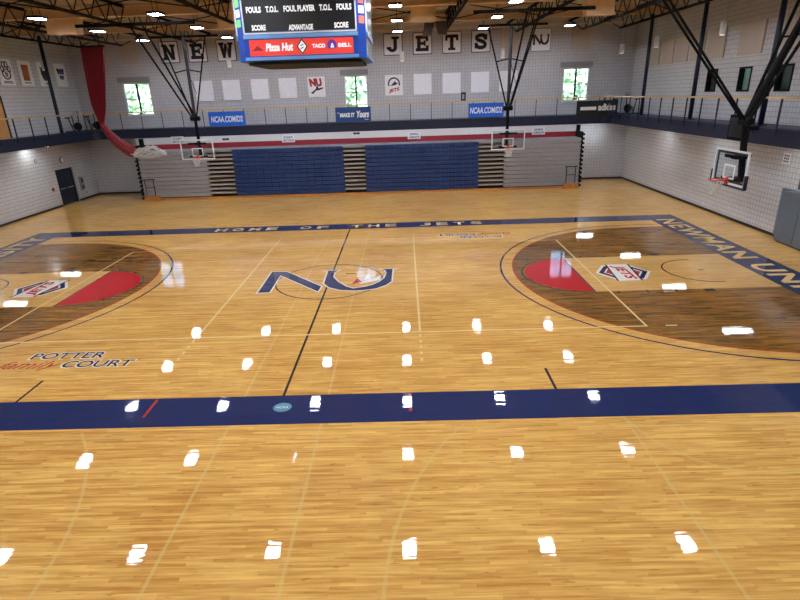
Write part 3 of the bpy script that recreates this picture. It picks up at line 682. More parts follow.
wall_panel(-15.0, 9.0, 1.1, 1.3, M['panel_tan'], 'blank tan panel above the left window', group='blank tan panels, top row')
wall_panel(9.68, ZT-.05, 1.25, 1.3, M['panel_tan'], 'blank tan panel behind the right hoop supports', group='blank tan panels, top row')
wall_panel(14.2, 8.9, 1.28, 1.25, M['panel_tan'], 'blank tan panel above the right window', group='blank tan panels, top row')
o = wall_panel(11.66, ZT-.03, 1.2, 1.28, M['panel'], 'framed panel with the black NU logo at the right of the top row', name='logo_panel', frame=M['frame'])
def flat(o, polys, m, name='print', sx=1, sy=1, dx=0, dy=0, base=0):
    mb = MB()
    for pl in polys: mb.poly([(a*sx+dx, b*sy+dy) for a, b in pl], .0, .004, 0, (0, -base, 0), (1, 0, 0), (0, 0, 1))
    return mb.build(name, m, o)
nN = [(a, b-7.6) for a, b in Np]; nU = [(a, b-7.6) for a, b in Up]
flat(o, [offset_poly(nN, .12), offset_poly(nU, .12)], M['letter'], 'logo', .22, .25)
low = [(-10.48, 'first'), (-8.65, 'second'), (-6.75, 'third'), (-4.9, 'fourth')]
for x, s_ in low: wall_panel(x, 6.57, 1.15, 1.26, M['panel'], 'blank white square panel, %s of the four between left window and red NU panel' % s_, group='blank white panels, lower row')
for x, s_ in [(4.02, 'first'), (5.93, 'second'), (7.8, 'third'), (9.67, 'fourth')]: wall_panel(x, 6.55, 1.18, 1.26, M['panel'], 'blank white square panel, %s right of the round jet emblem panel' % s_, group='blank white panels, lower row')
o = wall_panel(-3.0, 6.58, 1.15, 1.27, M['print'], 'white panel with red NU letters and navy jet, left of the middle window', name='logo_panel')
mb = text_mb('NU', .85, .5, (-.05, 0, .28), (1, 0, 0), (0, 0, 1), .004, bold=.07, shear=-.15, center=True); mb.build('lettering', M['nu_red'], o)
flat(o, [[(-.4, -.35), (-.05, -.12), (.0, .05), (.1, .07), (.12, -.08), (.42, -.02), (.45, -.1), (.15, -.2), (-.05, -.22), (-.25, -.42)]], M['nu_navy'], 'jet')
o = wall_panel(2.13, 6.54, 1.17, 1.26, M['print'], 'white panel with round navy jet emblem, right of the middle window', name='logo_panel')
mb = MB()
for k in range(20):
    a = math.radians(-20+220*k/20); b = math.radians(-20+220*(k+1)/20)
    mb.poly([(.4*math.cos(a), .4*math.sin(a)+.08), (.31*math.cos(a), .31*math.sin(a)+.08), (.31*math.cos(b), .31*math.sin(b)+.08), (.4*math.cos(b), .4*math.sin(b)+.08)], 0, .004, 0, (0, 0, 0), (1, 0, 0), (0, 0, 1))
mb.poly([(-.25, -.05), (-.05, .12), (.1, .28), (.12, .15), (.3, .12), (.1, 0)], 0, .004, 0, (0, 0, 0), (1, 0, 0), (0, 0, 1))
mb.build('emblem', M['nu_navy'], o)
text_mb('JETS', .75, .26, (0, 0, -.33), (1, 0, .2), (-.2, 0, 1), .005, bold=.05, shear=.2, center=True).build('lettering', M['nu_red'], o)
for y, w_, s_ in [(25.2, 1.4, 'first'), (23.5, 1.4, 'second'), (21.85, 1.4, 'third'), (20.2, 1.4, 'fourth'), (18.45, 1.5, 'fifth'), (15.7, 1.75, 'sixth'), (12.9, 1.8, 'seventh')]:
    wall_panel(y, 7.72, w_, 1.28, M['panel_tan'], 'blank tan acoustic panel on the right wall, %s from the far corner' % s_, 'r', 'tan acoustic panels on the right wall')
post = [('white poster with a black paw print emblem', 21.75), ('white poster with a rust coloured block', 23.4), ('white poster with a dark bear shape behind the column', 25.1), ('white poster with dark navy lettering blocks nearest the corner', 26.8)]
for i, (lab, y) in enumerate(post):
    o = wall_panel(y, 7.76, 1.12, 1.32, M['print'], lab+' on the left upper wall', 'l', name='wall_poster')
    if i == 0:
        mb = MB()
        for (cx, cy, rx, ry) in [(-.25, .15, .1, .15), (-.1, .38, .1, .16), (.12, .38, .1, .16), (.28, .15, .1, .15)]:
            mb.tube([(cx+rx*math.cos(a), 0, cy+ry*math.sin(a)) for a in [k*PI/8 for k in range(16)]], .028, 5, closed=True)
        mb.tube([(.3*math.cos(a), 0, -.1+.25*math.sin(a)) for a in [k*PI/10 for k in range(20)]], .035, 5, closed=True)
        mb.build('paw_print', M['letter'], o)
        flat(o, [[(-.12+.24*a, -.24+.28*b) for a, b in pl] for pl in slab_letter('N')], M['letter'], 'lettering')
        MB().box(-.35, .35, -.003, 0, -.5, -.46).box(-.4, .4, -.003, 0, -.57, -.53).build('caption', M['letter'], o)
    if i == 1: flat(o, [[(-.3, -.4), (.25, -.4), (.3, .45), (-.3, .45)]], M['copper']); MB().box(-.3, .3, -.003, 0, -.54, -.49).build('caption', M['frame'], o)
    if i == 2: flat(o, [[(-.3, .0), (-.28, .3), (-.34, .42), (-.2, .38), (.1, .38), (.26, .42), (.24, .1), (.2, -.25), (0, -.42), (-.2, -.25)]], M['letter']); MB().box(-.1, .3, -.003, 0, -.56, -.5).build('caption', M['letter'], o)
    if i == 3: text_mb('VIP', .7, .32, (0, 0, .18), (1, 0, 0), (0, 0, 1), .004, bold=.09, center=True).build('print', M['nu_navy'], o) if False else flat(o, [[(-.4, .38), (-.1, .38), (-.14, .05), (-.3, .05)], [(-.12, .36), (.12, .36), (.1, .05), (-.1, .05)], [(.12, .38), (.4, .38), (.32, .05), (.14, .05)], [(-.2, -.02), (.02, -.02), (0, -.25), (-.14, -.25)], [(.02, -.02), (.26, -.02), (.2, -.25), (.05, -.25)]], M['nu_navy'])

# ------------------------------------------------------------------ stripe wall above the bleachers
sw = MB(); y0, y1 = 26.46, 26.6
sw.box(-14.85, 14.1, y0, y1, 3.38, ZB0-.002, 0).box(-14.85, 14.1, y0, y1, 2.9, 3.38, 1).box(-14.85, 14.1, y0, y1, 2.6, 2.9, 2)
struct(sw.build('wall_stripe', [M['white'], M['maroon'], M['paleblue']]))
for x, z_, tx, lab in [(-12.1, 3.64, 'STUDENT SECTION', 'left of the left hoop'), (-4.85, 3.5, 'STUDENT SECTION', 'above the left blue seats'), (3.36, 3.45, 'GENERAL ADMISSION', 'above the right blue seats'), (11.42, 3.48, 'GENERAL ADMISSION', 'right of the right hoop')]:
    o = empty('seating_sign', (x, 26.44, z_-.02), 0, 'small white seating sign with dark letters, '+lab, 'sign')
    MB().box(-.42, .42, 0, .018, -.22, .22).build('plate', M['print'], o)
    a, b = tx.split()
    mb = text_mb(a, .6, .13, (0, 0, .09), (1, 0, 0), (0, 0, 1), .003, center=True, bold=.02); text_mb(b, .68, .13, (0, 0, -.1), (1, 0, 0), (0, 0, 1), .003, center=True, bold=.02, mb=mb); mb.build('lettering', M['nu_navy'], o)
for x, z_, lab in [(-8.93, 3.58, 'left'), (-.38, 3.68, 'middle')]:
    tag(MB().box(x-.2, x+.0-.02, 26.37, 26.459, z_-.06, z_+.06).box(x+.03, x+.2, 26.37, 26.459, z_-.06, z_+.06).box(x-.05, x+.05, 26.41, 26.459, z_-.02, z_+.02).build('emergency_lamp', M['letter']), 'small black twin fixture on the white stripe, %s one' % lab, 'lamp')

# ------------------------------------------------------------------ bleachers
NR = 11; RH = .262; Z0 = .14; YS = 25.0
def bleacher(x0, x1, kind, label):
    cx = (x0+x1)/2; hw = (x1-x0)/2
    o = empty('bleacher_section', (cx, YS, 0), 0, label, 'bleachers')
    mt = M['blue_bl'] if kind == 'blue' else M['gray_bl']
    MB().box(-hw+.01, hw-.01, .55, 1.4, .02, 2.5).build('understructure', M['dark'], o)
    for k in range(NR):
        z0 = Z0+k*RH; yo = k*.012
        mb = MB()
        if kind == 'blue':
            n = int(round(2*hw/.47)); s_ = (2*hw-.02)/n
            for i in range(n):
                xa = -hw+.01+i*s_
                mb.box(xa+.008, xa+s_-.008, yo, yo+.4, z0+.03, z0+RH-.02); mb.box(xa+.06, xa+s_-.06, yo-.02, yo, z0+.12, z0+RH-.045)
            mb.box(-hw, hw, yo+.03, yo+.42, z0, z0+.03)
            mb.build('seat_row', mt, o)
        elif kind == 'grey':
            mb.box(-hw, hw, yo+.04, yo+.42, z0+.028, z0+RH-.075); mb.box(-hw, hw, yo-.03, yo+.42, z0+RH-.075, z0+RH-.012)
            mb.build('seat_row', mt, o)
        else:
            mb.box(-hw+.02, hw-.02, yo+.02, yo+.5, z0+RH-.11, z0+RH-.0)
            mb.build('step', M['step'], o)
    MB().box(-hw, hw, NR*.012, 1.44, Z0+NR*RH, Z0+NR*RH+.03).build('top_deck', M['paleblue'], o)
    MB().box(-hw, hw, -.1, .02, .0, .12).build('kick_board', M['wood'], o)
    return o
SEC = [(-14.3, -9.95, 'grey', 'closed grey bleacher section at the far left end'), (-9.95, -8.25, 'aisle', 'open stepped aisle between the left grey and left blue bleachers'),
       (-8.25, -1.2, 'blue', 'closed blue seat bleacher section left of centre'), (-1.2, .2, 'aisle', 'open stepped aisle between the two blue bleacher sections'),
       (.2, 7.4, 'blue', 'closed blue seat bleacher section right of centre'), (7.4, 9.06, 'aisle', 'open stepped aisle right of the blue bleachers'), (9.06, 13.8, 'grey', 'closed grey bleacher section at the far right end')]
for x0, x1, k, lab in SEC: bleacher(x0, x1, k, lab)
for s, xe, lab in ((1, 13.8, 'right'), (-1, -14.3, 'left')):
    e = empty('bleacher_end_frame', (xe, YS, 0), 0, 'black stepped end frame of the closed bleachers at the %s end' % lab, 'bleachers')
    mb = MB()
    for k in range(NR+2):
        z0 = .02+k*RH; mb.box(s*.005, s*.1, .05+(k % 2)*.04, 1.4, z0, z0+RH*.99)
        mb.box(s*.1, s*.22, .1, .5, z0+.03, z0+RH*.6)
    mb.build('frame', M['black'], e)
    mb = MB().box(s*.02, s*.2, 1.1, 1.4, 0, 3.78); mb.build('post', M['black'], e)
    xa = xe-s*.6
    r = empty('bleacher_handrail', (xa, YS-.2, 0), 0, 'black handrail frame on a wooden step at the %s end of the bleachers' % lab, 'handrail')
    MB().box(-.42, .5, -.22, .05, 0, .34).build('wooden_step', M['wood'], r)
    mb = MB()
    for x in (-.28, .28): mb.tube([(x, -.08, .34), (x, -.08, 1.36)], .028, 8)
    mb.tube([(-.4, -.08, 1.36), (.4, -.08, 1.36)], .028, 8); mb.tube([(-.28, -.08, .85), (.28, -.08, .85)], .02, 8)
    mb.build('rail', M['black'], r)

# ------------------------------------------------------------------ basketball hoops
def hoop(loc, rz, label, main=False):
    """backboard plane y=0 facing -y"""
    o = empty('basketball_hoop', loc, rz, label, 'basketball hoop')
    hw, zb, zt = .915, 2.9, 3.97
    g_ = MB().box(-hw+.04, hw-.04, -.008, .008, zb+.04, zt-.04).build('backboard_glass', M['glass'], o)
    t = .055 if main else .06
    fm = MB().box(-hw, -hw+t, -.025, .025, zb, zt).box(hw-t, hw, -.025, .025, zb, zt).box(-hw+t, hw-t, -.025, .025, zt-t, zt).box(-hw+t, hw-t, -.025, .025, zb, zb+t)
    fm.build('backboard_frame', M['steelw'], o)
    sq = MB(); a, b0, b1, tt = .305, 3.07, 3.52, .055
    sq.box(-a, -a+tt, -.02, -.009, b0, b1).box(a-tt, a, -.02, -.009, b0, b1).box(-a+tt, a-tt, -.02, -.009, b1-tt, b1).box(-a+tt, a-tt, -.02, -.009, b0, b0+tt)
    sq.build('target_square', M['steelw'], o)
    if main:
        pd = MB().box(-hw-.03, hw+.03, -.05, .05, zb-.06, zb-.001).box(-hw-.05, -hw-.001, -.05, .05, zb-.06, zb+.38).box(hw+.001, hw+.05, -.05, .05, zb-.06, zb+.38)
        pd.box(-hw+.05, hw-.05, .03, .09, zt-.14, zt-.06).box(-hw+.05, hw-.05, .03, .09, zb+.06, zb+.12)
        pd.box(-hw+.05, -hw+.1, .03, .06, zb+.12, zt-.14)
        pd.build('edge_padding', M['navy'], o)
    cy = -.15-.2286; rim = MB()
    rim.tube([(.2286*math.cos(k*PI/16), cy+.2286*math.sin(k*PI/16), 3.05) for k in range(32)], .018, 8, closed=True)
    rim.box(-.1, .1, -.16, -.026, 2.98, 3.06); rim.box(-.07, .07, -.06, -.026, 2.9, 3.12)
    rim.tube([(-.1, -.05, 3.0), (-.19, cy+.1, 3.04)], .012, 6); rim.tube([(.1, -.05, 3.0), (.19, cy+.1, 3.04)], .012, 6)
    rim.build('rim', M['orange'], o, True)
    nt_ = MB(); n = 12; prof = [(.228, 3.03), (.2, 2.93), (.165, 2.83), (.14, 2.73), (.125, 2.64), (.13, 2.57)]
    for s_ in (1, -1):
        for k in range(n):
            pts = []
            for i, (r_, z_) in enumerate(prof):
                a_ = 2*PI*(k+s_*i*.5)/n; pts.append((r_*math.cos(a_), cy+r_*math.sin(a_), z_))
            nt_.tube(pts, .009, 4, cap=False)
    nt_.build('net', M['netw'], o)
    # supports
    lo = .42; lj = .22 if main else lo; zj = 4.82 if main else 5.05
    ms = MB(); ms.tube([(0, lo, 2.95), (0, lj, zj)], .1 if main else .085, 12); 
    ms.box(-.5, .5, .05, .11, 3.0, 3.1).box(-.5, .5, .05, .11, 3.7, 3.8).box(-.12, .12, .05, lo, 3.0, 3.12).box(-.12, .12, .05, lo, 3.68, 3.8)
    ms.build('mast', M['black'], o, False)
    jt = MB().cyl((-.25, lj, zj), (.25, lj, zj), .12, 12); jt.build('hinge', M['black'], o)
    ztop = 9.14
    if main:
        up = MB().tube([(0, lj, zj), (0, lo+1.5, ztop)], .11, 12); up.build('upper_mast', M['black'], o)
        br = MB()
        for s_ in (-1, 1):
            br.tube([(s_*.12, lj, zj), (s_*.85, lo+1.5, ztop)], .05, 8); br.tube([(s_*.08, lj, zj-.05), (s_*.18, lo-3.9, ztop)], .04, 8)
        br.tube([(-.5, lo+.8, 7.2), (.5, lo+.8, 7.2)], .03, 8)
        br.build('brace', M['black'], o)
        [MB().tube([(-1.6, q, ztop), (1.6, q, ztop)], .06, 8).build('header_pipe', M['black'], o) for q in (lo+1.5, lo-3.9)]
    else:
        MB().tube([(0, lo, 5.05), (.03, lo, ztop)], .085, 12).build('upper_mast', mat('mast_grey', (46, 46, 54), .5, var=.05), o)
        br = MB()
        for s_ in (-1, 1):
            br.tube([(s_*.08, lo, 5.1), (s_*1.2, lo, ztop)], .04, 8); br.tube([(0, lo, 7.55), (s_*.7, lo, 7.4)], .03, 8)
            br.tube([(s_*.1, lo, 5.0), (s_*.28, lo-5.3, ztop)], .045, 8)
        br.tube([(0, lo-.1, 7.5), (.35, lo-.1, 6.3)], .015, 6, )
        br.build('brace', M['black'], o)
        MB().tube([(-1.7, lo, ztop), (1.9, lo, ztop)], .06, 8).build('header_pipe', M['black'], o); MB().tube([(-2.6, lo-5.3, ztop), (2.6, lo-5.3, ztop)], .07, 8).build('header_pipe', M['black'], o)
    return o
hoop((8.43, 20.82, 0), 0, 'glass backboard hoop hanging in front of the right grey bleachers')
hoop((-8.8, 20.82, 0), 0, 'glass backboard hoop hanging in front of the left grey bleachers')
hoop((13.1, 7.62, 0), -PI/2, 'large glass backboard hoop with navy padding at the right end of the court', True)
sc = empty('shot_clock', (13.5, 8.2, 4.6), 0, 'black shot clock box seen beside the mast of the right end hoop', 'shot clock')
MB().box(-.1, .1, -.42, .42, -.38, .38).build('case', M['black'], sc)
MB().box(-.106, -.1, -.36, .36, -.3, .3).build('display', M['screen'], sc)
MB().box(.02, .3, -.55, -.3, -.06, .06).build('bracket', M['black'], sc)

# ------------------------------------------------------------------ scoreboard over centre court
sb = empty('scoreboard', (0, 7.65, 6.9), 0, 'blue framed four sided scoreboard hanging over centre court', 'scoreboard')
F = 1.55; Cc = .2; HB = 2.45
oct_ = [(-F, -F), (F, -F), (F+Cc, -F+Cc), (F+Cc, F-Cc), (F, F), (-F, F), (-F-Cc, F-Cc), (-F-Cc, -F+Cc)]
MB().poly(oct_, .0, HB).build('body', M['sb_blue'], sb)
MB().poly([(a*.9, b*.9) for a, b in oct_], -.08, -.001).build('underside', M['dark'], sb)
def face_axes(k):
    a = k*PI/2; return Vector((math.cos(a), math.sin(a), 0)), Vector((math.sin(a), -math.cos(a), 0))
for k in range(4):
    U_, N_ = face_axes(k); dist = F if k % 2 == 0 else F+Cc
    hw = F if k % 2 == 0 else F-Cc
    O_ = N_*dist
    up = Vector((0, 0, 1))
    def fbox(mb, x0, x1, z0, z1, d0, d1, mi=0):
        mb.poly([(x0, z0), (x1, z0), (x1, z1), (x0, z1)], d0, d1, mi, O_, U_, up)
        return mb
    fm = MB()
    fbox(fm, -hw, hw, .02, .1, .001, .05); fbox(fm, -hw, hw, .56, .65, .001, .05); 
    fm.build('light_blue_trim', M['sb_lblue'], sb)
    dp = fbox(MB(), -hw+.06, hw-.06, .72, 2.38, .001, .03).build('display', M['screen'], sb)
    ln = MB(); 
    for (a, b, c, d_) in ((-hw+.03, hw-.03, .665, .70), (-hw+.02, -hw+.055, .70, 2.4), (hw-.055, hw-.02, .70, 2.4)): fbox(ln, a, b, c, d_, .001, .045)
    ln.build('white_edge', M['steelw'], sb)
    if k in (0,):
        tb = MB(); s_ = hw/1.55
        for tx, cx, cz, tw, th in [('FOULS', -1.19, 1.25, .4, .15), ('T.O.L.', -.7, 1.25, .34, .15), ('FOUL PLAYER', .03, 1.25, .84, .15), ('T.O.L.', .73, 1.25, .34, .15), ('FOULS', 1.22, 1.25, .4, .15),
                                   ('SCORE', -1.1, .82, .38, .14), ('ADVANTAGE', .03, .8, .66, .14), ('SCORE', 1.12, .82, .38, .14)]:
            text_mb(tx, tw*s_, th, O_+U_*(cx*s_)+up*cz, U_, up, .034, bold=.05, center=True).build('display_lettering', M['ad_white'], sb)
        ad = fbox(MB(), -1.41, 1.41, .13, .53, .001, .02).build('advertising_strip', M['ad_red'], sb)
        text_mb('Pizza Hut', .76, .2, O_+U_*-.6+up*.335, U_, up, .024, bold=.05, shear=.2, center=True).build('ad_lettering', M['ad_white'], ad)
        text_mb('TACO', .36, .1, O_+U_*.47+up*.335, U_, up, .024, bold=.05, center=True).build('ad_lettering', M['ad_white'], ad); text_mb('BELL', .36, .1, O_+U_*1.18+up*.335, U_, up, .024, bold=.05, center=True).build('ad_lettering', M['ad_white'], ad)
        dm = MB(); dm.poly([(-.15, 0), (0, -.2), (.15, 0), (0, .2)], .021, .026, 0, O_+up*.335+U_*.02, U_, up); dm.build('diamond_logo', M['screen'], ad)
        dm = MB(); dm.poly([(-.11, 0), (0, -.15), (.11, 0), (0, .15)], .027, .030, 0, O_+up*.335+U_*.02, U_, up).build('diamond_centre', M['ad_white'], ad)
        dm = MB()
        for q in (-.035, .035): dm.poly([(-.05, q-.018), (.03, q+.03), (.05, q+.012), (-.03, q-.036)], .031, .033, 0, O_+up*.335+U_*.02, U_, up)
        dm.build('diamond_mark', M['screen'], ad)
        bl = MB(); bl.poly([(.13*math.cos(a*PI/12), .15*math.sin(a*PI/12)) for a in range(-2, 15)], .021, .026, 0, O_+up*.335+U_*.83, U_, up); bl.build('bell_logo', M['purple'], ad)
        bl = MB(); bl.poly([(-.05, -.05), (.05, -.05), (.03, .03), (0, .07), (-.03, .03)], .027, .030, 0, O_+up*.33+U_*.84, U_, up); bl.build('bell_mark', M['ad_white'], ad)
        ht = MB(); ht.poly([(-.16, -.05), (.16, -.05), (.1, .0), (.0, .08), (-.08, 0)], .021, .026, 0, O_+up*.31+U_*-1.2, U_, up); ht.build('hat_logo', M['maroon'], ad)
    elif k == 1:
        fbox(MB(), -1.2, 1.2, .12, .54, .001, .02).build('side_panel', M['greyp'], sb)
    else:
        fbox(MB(), -hw+.1, hw-.1, .12, .54, .001, .02).build('side_panel', M['greyp'], sb)
# sponsor squares on the two front chamfers
r2 = math.sqrt(.5)
for s, cols in ((-1, ['green_ad', 'ad_white', 'green_ad', 'green_ad', 'ad_white']), (1, ['pink_ad', 'ad_white', 'pink_ad', 'ad_white', 'pink_ad'])):
    U_ = Vector((r2, -s*-r2*-1, 0)) if False else (Vector((r2, r2, 0)) if s > 0 else Vector((r2, -r2, 0)))
    O_ = Vector((s*(F+Cc/2), -F+Cc/2, 0))
    for i, cn in enumerate(cols):
        z_ = .95+i*.24
        MB().poly([(-.09, -.09), (.09, -.09), (.09, .09), (-.09, .09)], .001, .015, 0, O_+Vector((0, 0, z_)), U_, (0, 0, 1)).build('sponsor_square', M[cn], sb)
hg = MB()
for a, b in ((-1, -1), (1, -1), (-1, 1), (1, 1)): hg.tube([(a*.9, b*.9, HB), (a*1.1, b*1.1, ZC-6.9-.06)], .02, 6)
hg.build('hanging_cable', M['black'], sb)

# ------------------------------------------------------------------ red divider curtain with its net
cu = empty('divider_curtain', (-15.2, 24, 9.05), 0, 'red gathered divider curtain hanging at the left with its tied white net', 'curtain')
prof = [(9.06, -15.85, -14.45), (8.95, -15.84, -14.49), (8.39, -15.88, -14.58), (7.6, -15.9, -14.7), (6.8, -15.92, -14.86), (5.95, -15.93, -15.05), (5.4, -15.83, -15.2), (4.95, -15.7, -15.38), (4.8, -15.66, -15.36)]
import bisect
def lerp_prof(t):
    i = min(int(t), len(prof)-2); f_ = t-i; a = prof[i]; b = prof[i+1]
    return tuple(a[q]+(b[q]-a[q])*f_ for q in range(3))
NU_, NV = 96, 48; vs = []; fs = []
for side in (0, 1):
    for j in range(NV+1):
        z_, xa, xb = lerp_prof(j/NV*(len(prof)-1)); wv_ = (xb-xa)
        for i in range(NU_+1):
            u = i/NU_; amp = .05+.04*(1-wv_/1.4)
            yy = amp*math.sin(u*PI*18+.4*math.sin(j*.2))+.05*math.sin(u*7+j*.05)+(.12*math.sin(u*PI))*(1-wv_/1.5)
            vs.append((xa+wv_*u+15.2, yy+(0 if side == 0 else .02), z_-9.05))
R1 = NU_+1; off = (NV+1)*R1
for j in range(NV):
    for i in range(NU_):
        a = j*R1+i; fs.append((a, a+R1, a+R1+1, a+1)); fs.append((a+off, a+1+off, a+R1+1+off, a+R1+off))
MB().add(vs, fs).build('curtain_cloth', M['red'], cu, True)
# the lower part swung to the right: ridged sleeve
path = [(-15.52, 24, 4.86), (-15.4, 23.98, 4.6), (-15.2, 23.95, 4.3), (-14.95, 23.92, 4.0), (-14.65, 23.88, 3.7), (-14.35, 23.85, 3.46), (-14.0, 23.8, 3.24), (-13.75, 23.78, 3.12)]
rad = [.14, .17, .21, .25, .29, .31, .31, .27]
vs = []; fs = []; SG = 40
for i, (p_, r_) in enumerate(zip(path, rad)):
    P_ = Vector(p_); d_ = (Vector(path[min(i+1, 7)])-Vector(path[max(i-1, 0)])).normalized(); a_ = Vector((0, 1, 0)); b_ = d_.cross(a_).normalized()
    for t in range(SG):
        an = 2*PI*t/SG; rr_ = r_*(1+.12*math.cos(an*9+i*.25))
        vs.append(P_+a_*(rr_*.8*math.sin(an))+b_*(rr_*math.cos(an))-Vector((-15.2, 24, 9.05)))
for i in range(len(path)-1):
    for t in range(SG):
        u = (t+1) % SG; fs.append((i*SG+t, i*SG+u, (i+1)*SG+u, (i+1)*SG+t))
fs.append(tuple(range(SG))[::-1]); fs.append(tuple((len(path)-1)*SG+t for t in range(SG)))
MB().add(vs, fs).build('gathered_sleeve', M['red'], cu, True)
nb = MB(); rnd = random.Random(3)
for k in range(26):
    ph = rnd.uniform(0, 2*PI); rr0 = rnd.uniform(.12, .34); pts = []
    L_ = rnd.uniform(.75, 1.0)
    for i in range(9):
        t = i/8*L_; x = -13.95+2.15*t; zc = 3.06+.16*math.sin(t*3.0)-.02*t; w_ = (.26+.14*math.sin(PI*min(1, t*1.15)))*(1-.7*max(0, t-.7)/.3)
        a = ph+t*3.2*(1 if k % 2 else -1)
        pts.append((x+15.2, 23.8-24+w_*.7*math.cos(a)*rr0*3.0, zc-9.05+w_*math.sin(a)*rr0*3.0))
    pts = [(a_+rnd.uniform(-.03, .03), b_+rnd.uniform(-.05, .05), c_+rnd.uniform(-.06, .06)) for a_, b_, c_ in pts]
    nb.tube(pts, rnd.uniform(.018, .032), 5)
nb.build('net_bundle', M['netw'], cu, True)
MB().box(-.8, .8, -.05, .05, .0, .08).box(-.55, -.5, -.02, .02, .08, ZC-9.05).box(.5, .55, -.02, .02, .08, ZC-9.05).build('track_rail', M['black'], cu)

# ------------------------------------------------------------------ small fixtures
def fixture(name, x, y, z_, label, cat): return empty(name, (x, y, z_), 0, label, cat)
o = fixture('wall_clock', XL+.02, 24.72, 2.75, 'round pale clock on the left wall above the double door', 'clock')
MB().cyl((0, 0, 0), (.06, 0, 0), .2, 24).build('case', M['frame'], o); MB().cyl((.06, 0, 0), (.065, 0, 0), .17, 24).build('dial', M['print'], o)
MB().box(.066, .069, -.008, .008, 0, .13).box(.066, .069, 0, .1, -.008, .008).build('hand', M['letter'], o)
o = fixture('water_fountain', XL, 26.25, .62, 'grey metal wall fixture right of the left double door', 'wall fixture')
MB().box(.002, .12, -.17, .17, .0, .9).build('case', M['metal'], o); MB().box(.12, .13, -.1, .1, .5, .8).box(.12, .13, -.1, .1, .1, .35).build('front_plate', M['frame'], o)
tag(MB().box(XL+.001, XL+.06, 23.12, 23.28, 1.05, 1.25).build('fire_alarm', M['maroon']), 'small red fire alarm pull on the left wall beside the double door', 'fire alarm')
tag(MB().box(XL+.001, XL+.03, 26.6, 26.75, .35, .5).build('wall_outlet', M['greyp']), 'small grey outlet low on the left wall near the corner', 'outlet')
tag(MB().cyl((XL+.001, 22.3, 2.95), (XL+.03, 22.3, 2.95), .14, 16).build('wall_speaker', M['gray_bl']), 'small grey round speaker on the left wall left of the clock', 'speaker')
o = fixture('security_camera', XR-.001, 20.4, 3.26, 'small tan security camera high on the right lower wall', 'camera')
MB().box(-.05, 0, -.06, .06, -.06, .06).build('mount', M['tan'], o); MB().cyl((-.05, 0, -.02), (-.22, -.08, -.08), .05, 12).build('body', M['tan'], o)
o = fixture('wall_vent', XR-.001, 11.9, 3.1, 'small square vent on the right wall above the grey cabinet', 'vent')
MB().box(-.02, 0, -.2, .2, -.2, .2).build('plate', M['panel'], o)
mb = MB()
for k in range(3): 
    for q in range(3): mb.box(-.026, -.02, -.15+q*.11, -.08+q*.11, -.15+k*.11, -.08+k*.11)
mb.build('grille', M['frame'], o)
cb = empty('storage_cabinet', (XR, 10.1, 0), 0, 'tall grey blue metal cabinet against the right wall at the picture edge', 'cabinet')
MB().box(-.12, -.001, .9, 1.5, .1, 2.0).build('side_panel', M['cabinet'], cb)
mb = MB().box(-.45, -.001, -2.2, .9, .06, 1.98); mb.build('body', M['cabinet'], cb)
mb = MB()
for k in range(3): mb.box(-.47, -.45, -2.18+k*1.03, -1.18+k*1.03, .1, 1.94)
mb.build('door', M['cabinet'], cb)
MB().box(-.15, -.12, 1.25, 1.33, .75, .95).build('handle', M['black'], cb); MB().box(-.4, -.01, -2.1, .85, 0, .06).build('plinth', M['base'], cb)
tag(MB().box(XR-.03, XR-.001, 7.5, 10.9, 2.05, 2.6).build('wood_board', M['frame']), 'brown board on the right wall above the grey cabinet', 'board')

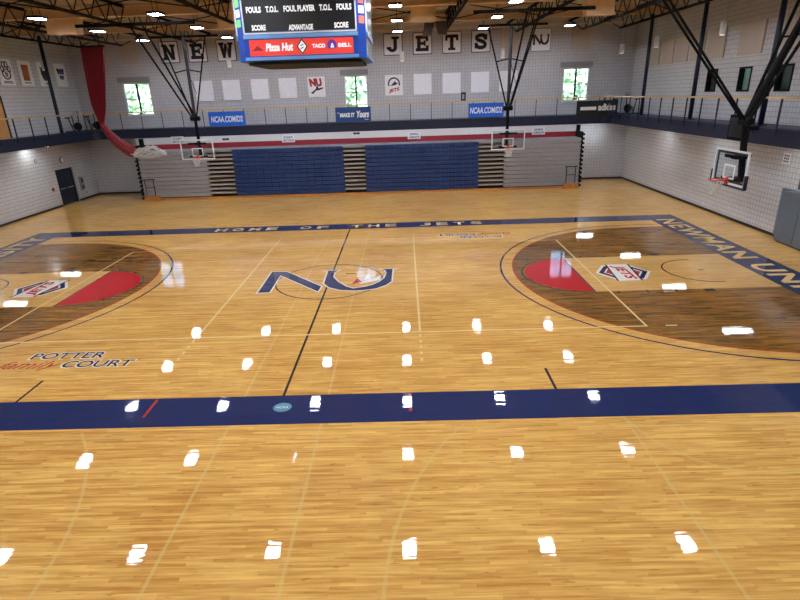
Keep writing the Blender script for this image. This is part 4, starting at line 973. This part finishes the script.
def bike(loc, rz, label):
    o = empty('exercise_bike', loc, rz, label, 'exercise bike')
    fr = MB(); fr.tube([(-.5, -.22, .04), (-.5, .22, .04)], .03, 8).tube([(.5, -.22, .04), (.5, .22, .04)], .03, 8).tube([(-.5, 0, .04), (.5, 0, .04)], .03, 8)
    fr.tube([(-.1, 0, .05), (-.28, 0, .85)], .03, 8).tube([(.35, 0, .05), (.42, 0, 1.05)], .03, 8).tube([(-.1, 0, .35), (.4, 0, .55)], .03, 8)
    fr.build('frame', M['black'], o, True)
    MB().cyl((.28, -.05, .33), (.28, .05, .33), .25, 20).build('flywheel', M['black'], o)
    MB().poly([(-.16, -.1), (.14, -.03), (.14, .03), (-.16, .1)], .85, .92, 0, (-.28, 0, 0)).build('seat', M['dark'], o)
    MB().tube([(.28, -.25, 1.1), (.42, -.2, 1.08), (.42, .2, 1.08), (.28, .25, 1.1)], .02, 8).build('handlebar', M['dark'], o, True)
    MB().box(.4, .46, -.1, .1, 1.08, 1.26).build('console', M['greyp'], o)
    MB().tube([(-.02, -.12, .2), (.02, -.12, .3), (.02, .12, .3), (.06, .12, .4)], .015, 6).box(-.08, .04, -.2, -.12, .17, .2).box(0, .12, .12, .2, .4, .43).build('pedal', M['dark'], o)
    return o
bike((-18.4, 26.0, ZB1-.02), 1.2, 'exercise bike on the left track below the fourth poster')
bike((-17.9, 27.3, ZB1-.02), .2, 'exercise bike in the left rear corner of the track')
bike((16.2, 27.4, ZB1-.02), PI, 'exercise bike in the right rear corner behind the black banner')
bike((17.2, 26.3, ZB1-.02), 2.2, 'exercise bike in the right rear corner against the wall')

# ------------------------------------------------------------------ trees beyond the back wall windows
def tree(x, y, h, label):
    rnd = random.Random(int(x*10+y)); o = empty('tree', (x, y, 1.4), 0, label, 'tree', 'trees outside the back windows')
    MB().tube([(0, 0, 0), (.1, 0, h*.5)], [.25, .14], 8).build('trunk', M['bark'], o, True)
    mb = MB()
    for k in range(420):
        a = rnd.uniform(0, 2*PI); u = rnd.uniform(-1, 1); r_ = h*.33*(rnd.random()**.4); q = math.sqrt(1-u*u)
        p_ = Vector((r_*q*math.cos(a), r_*q*math.sin(a), h*.62+r_*u*1.1)); s_ = rnd.uniform(.2, .5)
        d1 = Vector((rnd.uniform(-1, 1), rnd.uniform(-1, 1), rnd.uniform(-1, 1))).normalized()*s_; d2 = d1.orthogonal().normalized()*s_*.7
        mb.add([p_-d1, p_+d2, p_+d1, p_-d2], [(0, 1, 2, 3)])
    mb.build('crown', M['leaf'], o)
for x, y, h, lab in [(-24, 44, 9, 'left window, near tree'), (-31, 52, 10, 'left window, far tree'), (-2.6, 42, 7.5, 'middle window, left tree'), (.8, 46, 9, 'middle window, right tree'), (18.5, 43, 8, 'right window, left tree'), (24, 48, 9, 'right window, right tree'), (21, 62, 12, 'right window, farthest tree'), (-4, 64, 12, 'middle window, farthest tree'), (-30, 68, 13, 'left window, farthest tree')]:
    tree(x, y, h, 'green leafy tree outside, seen through the '+lab)
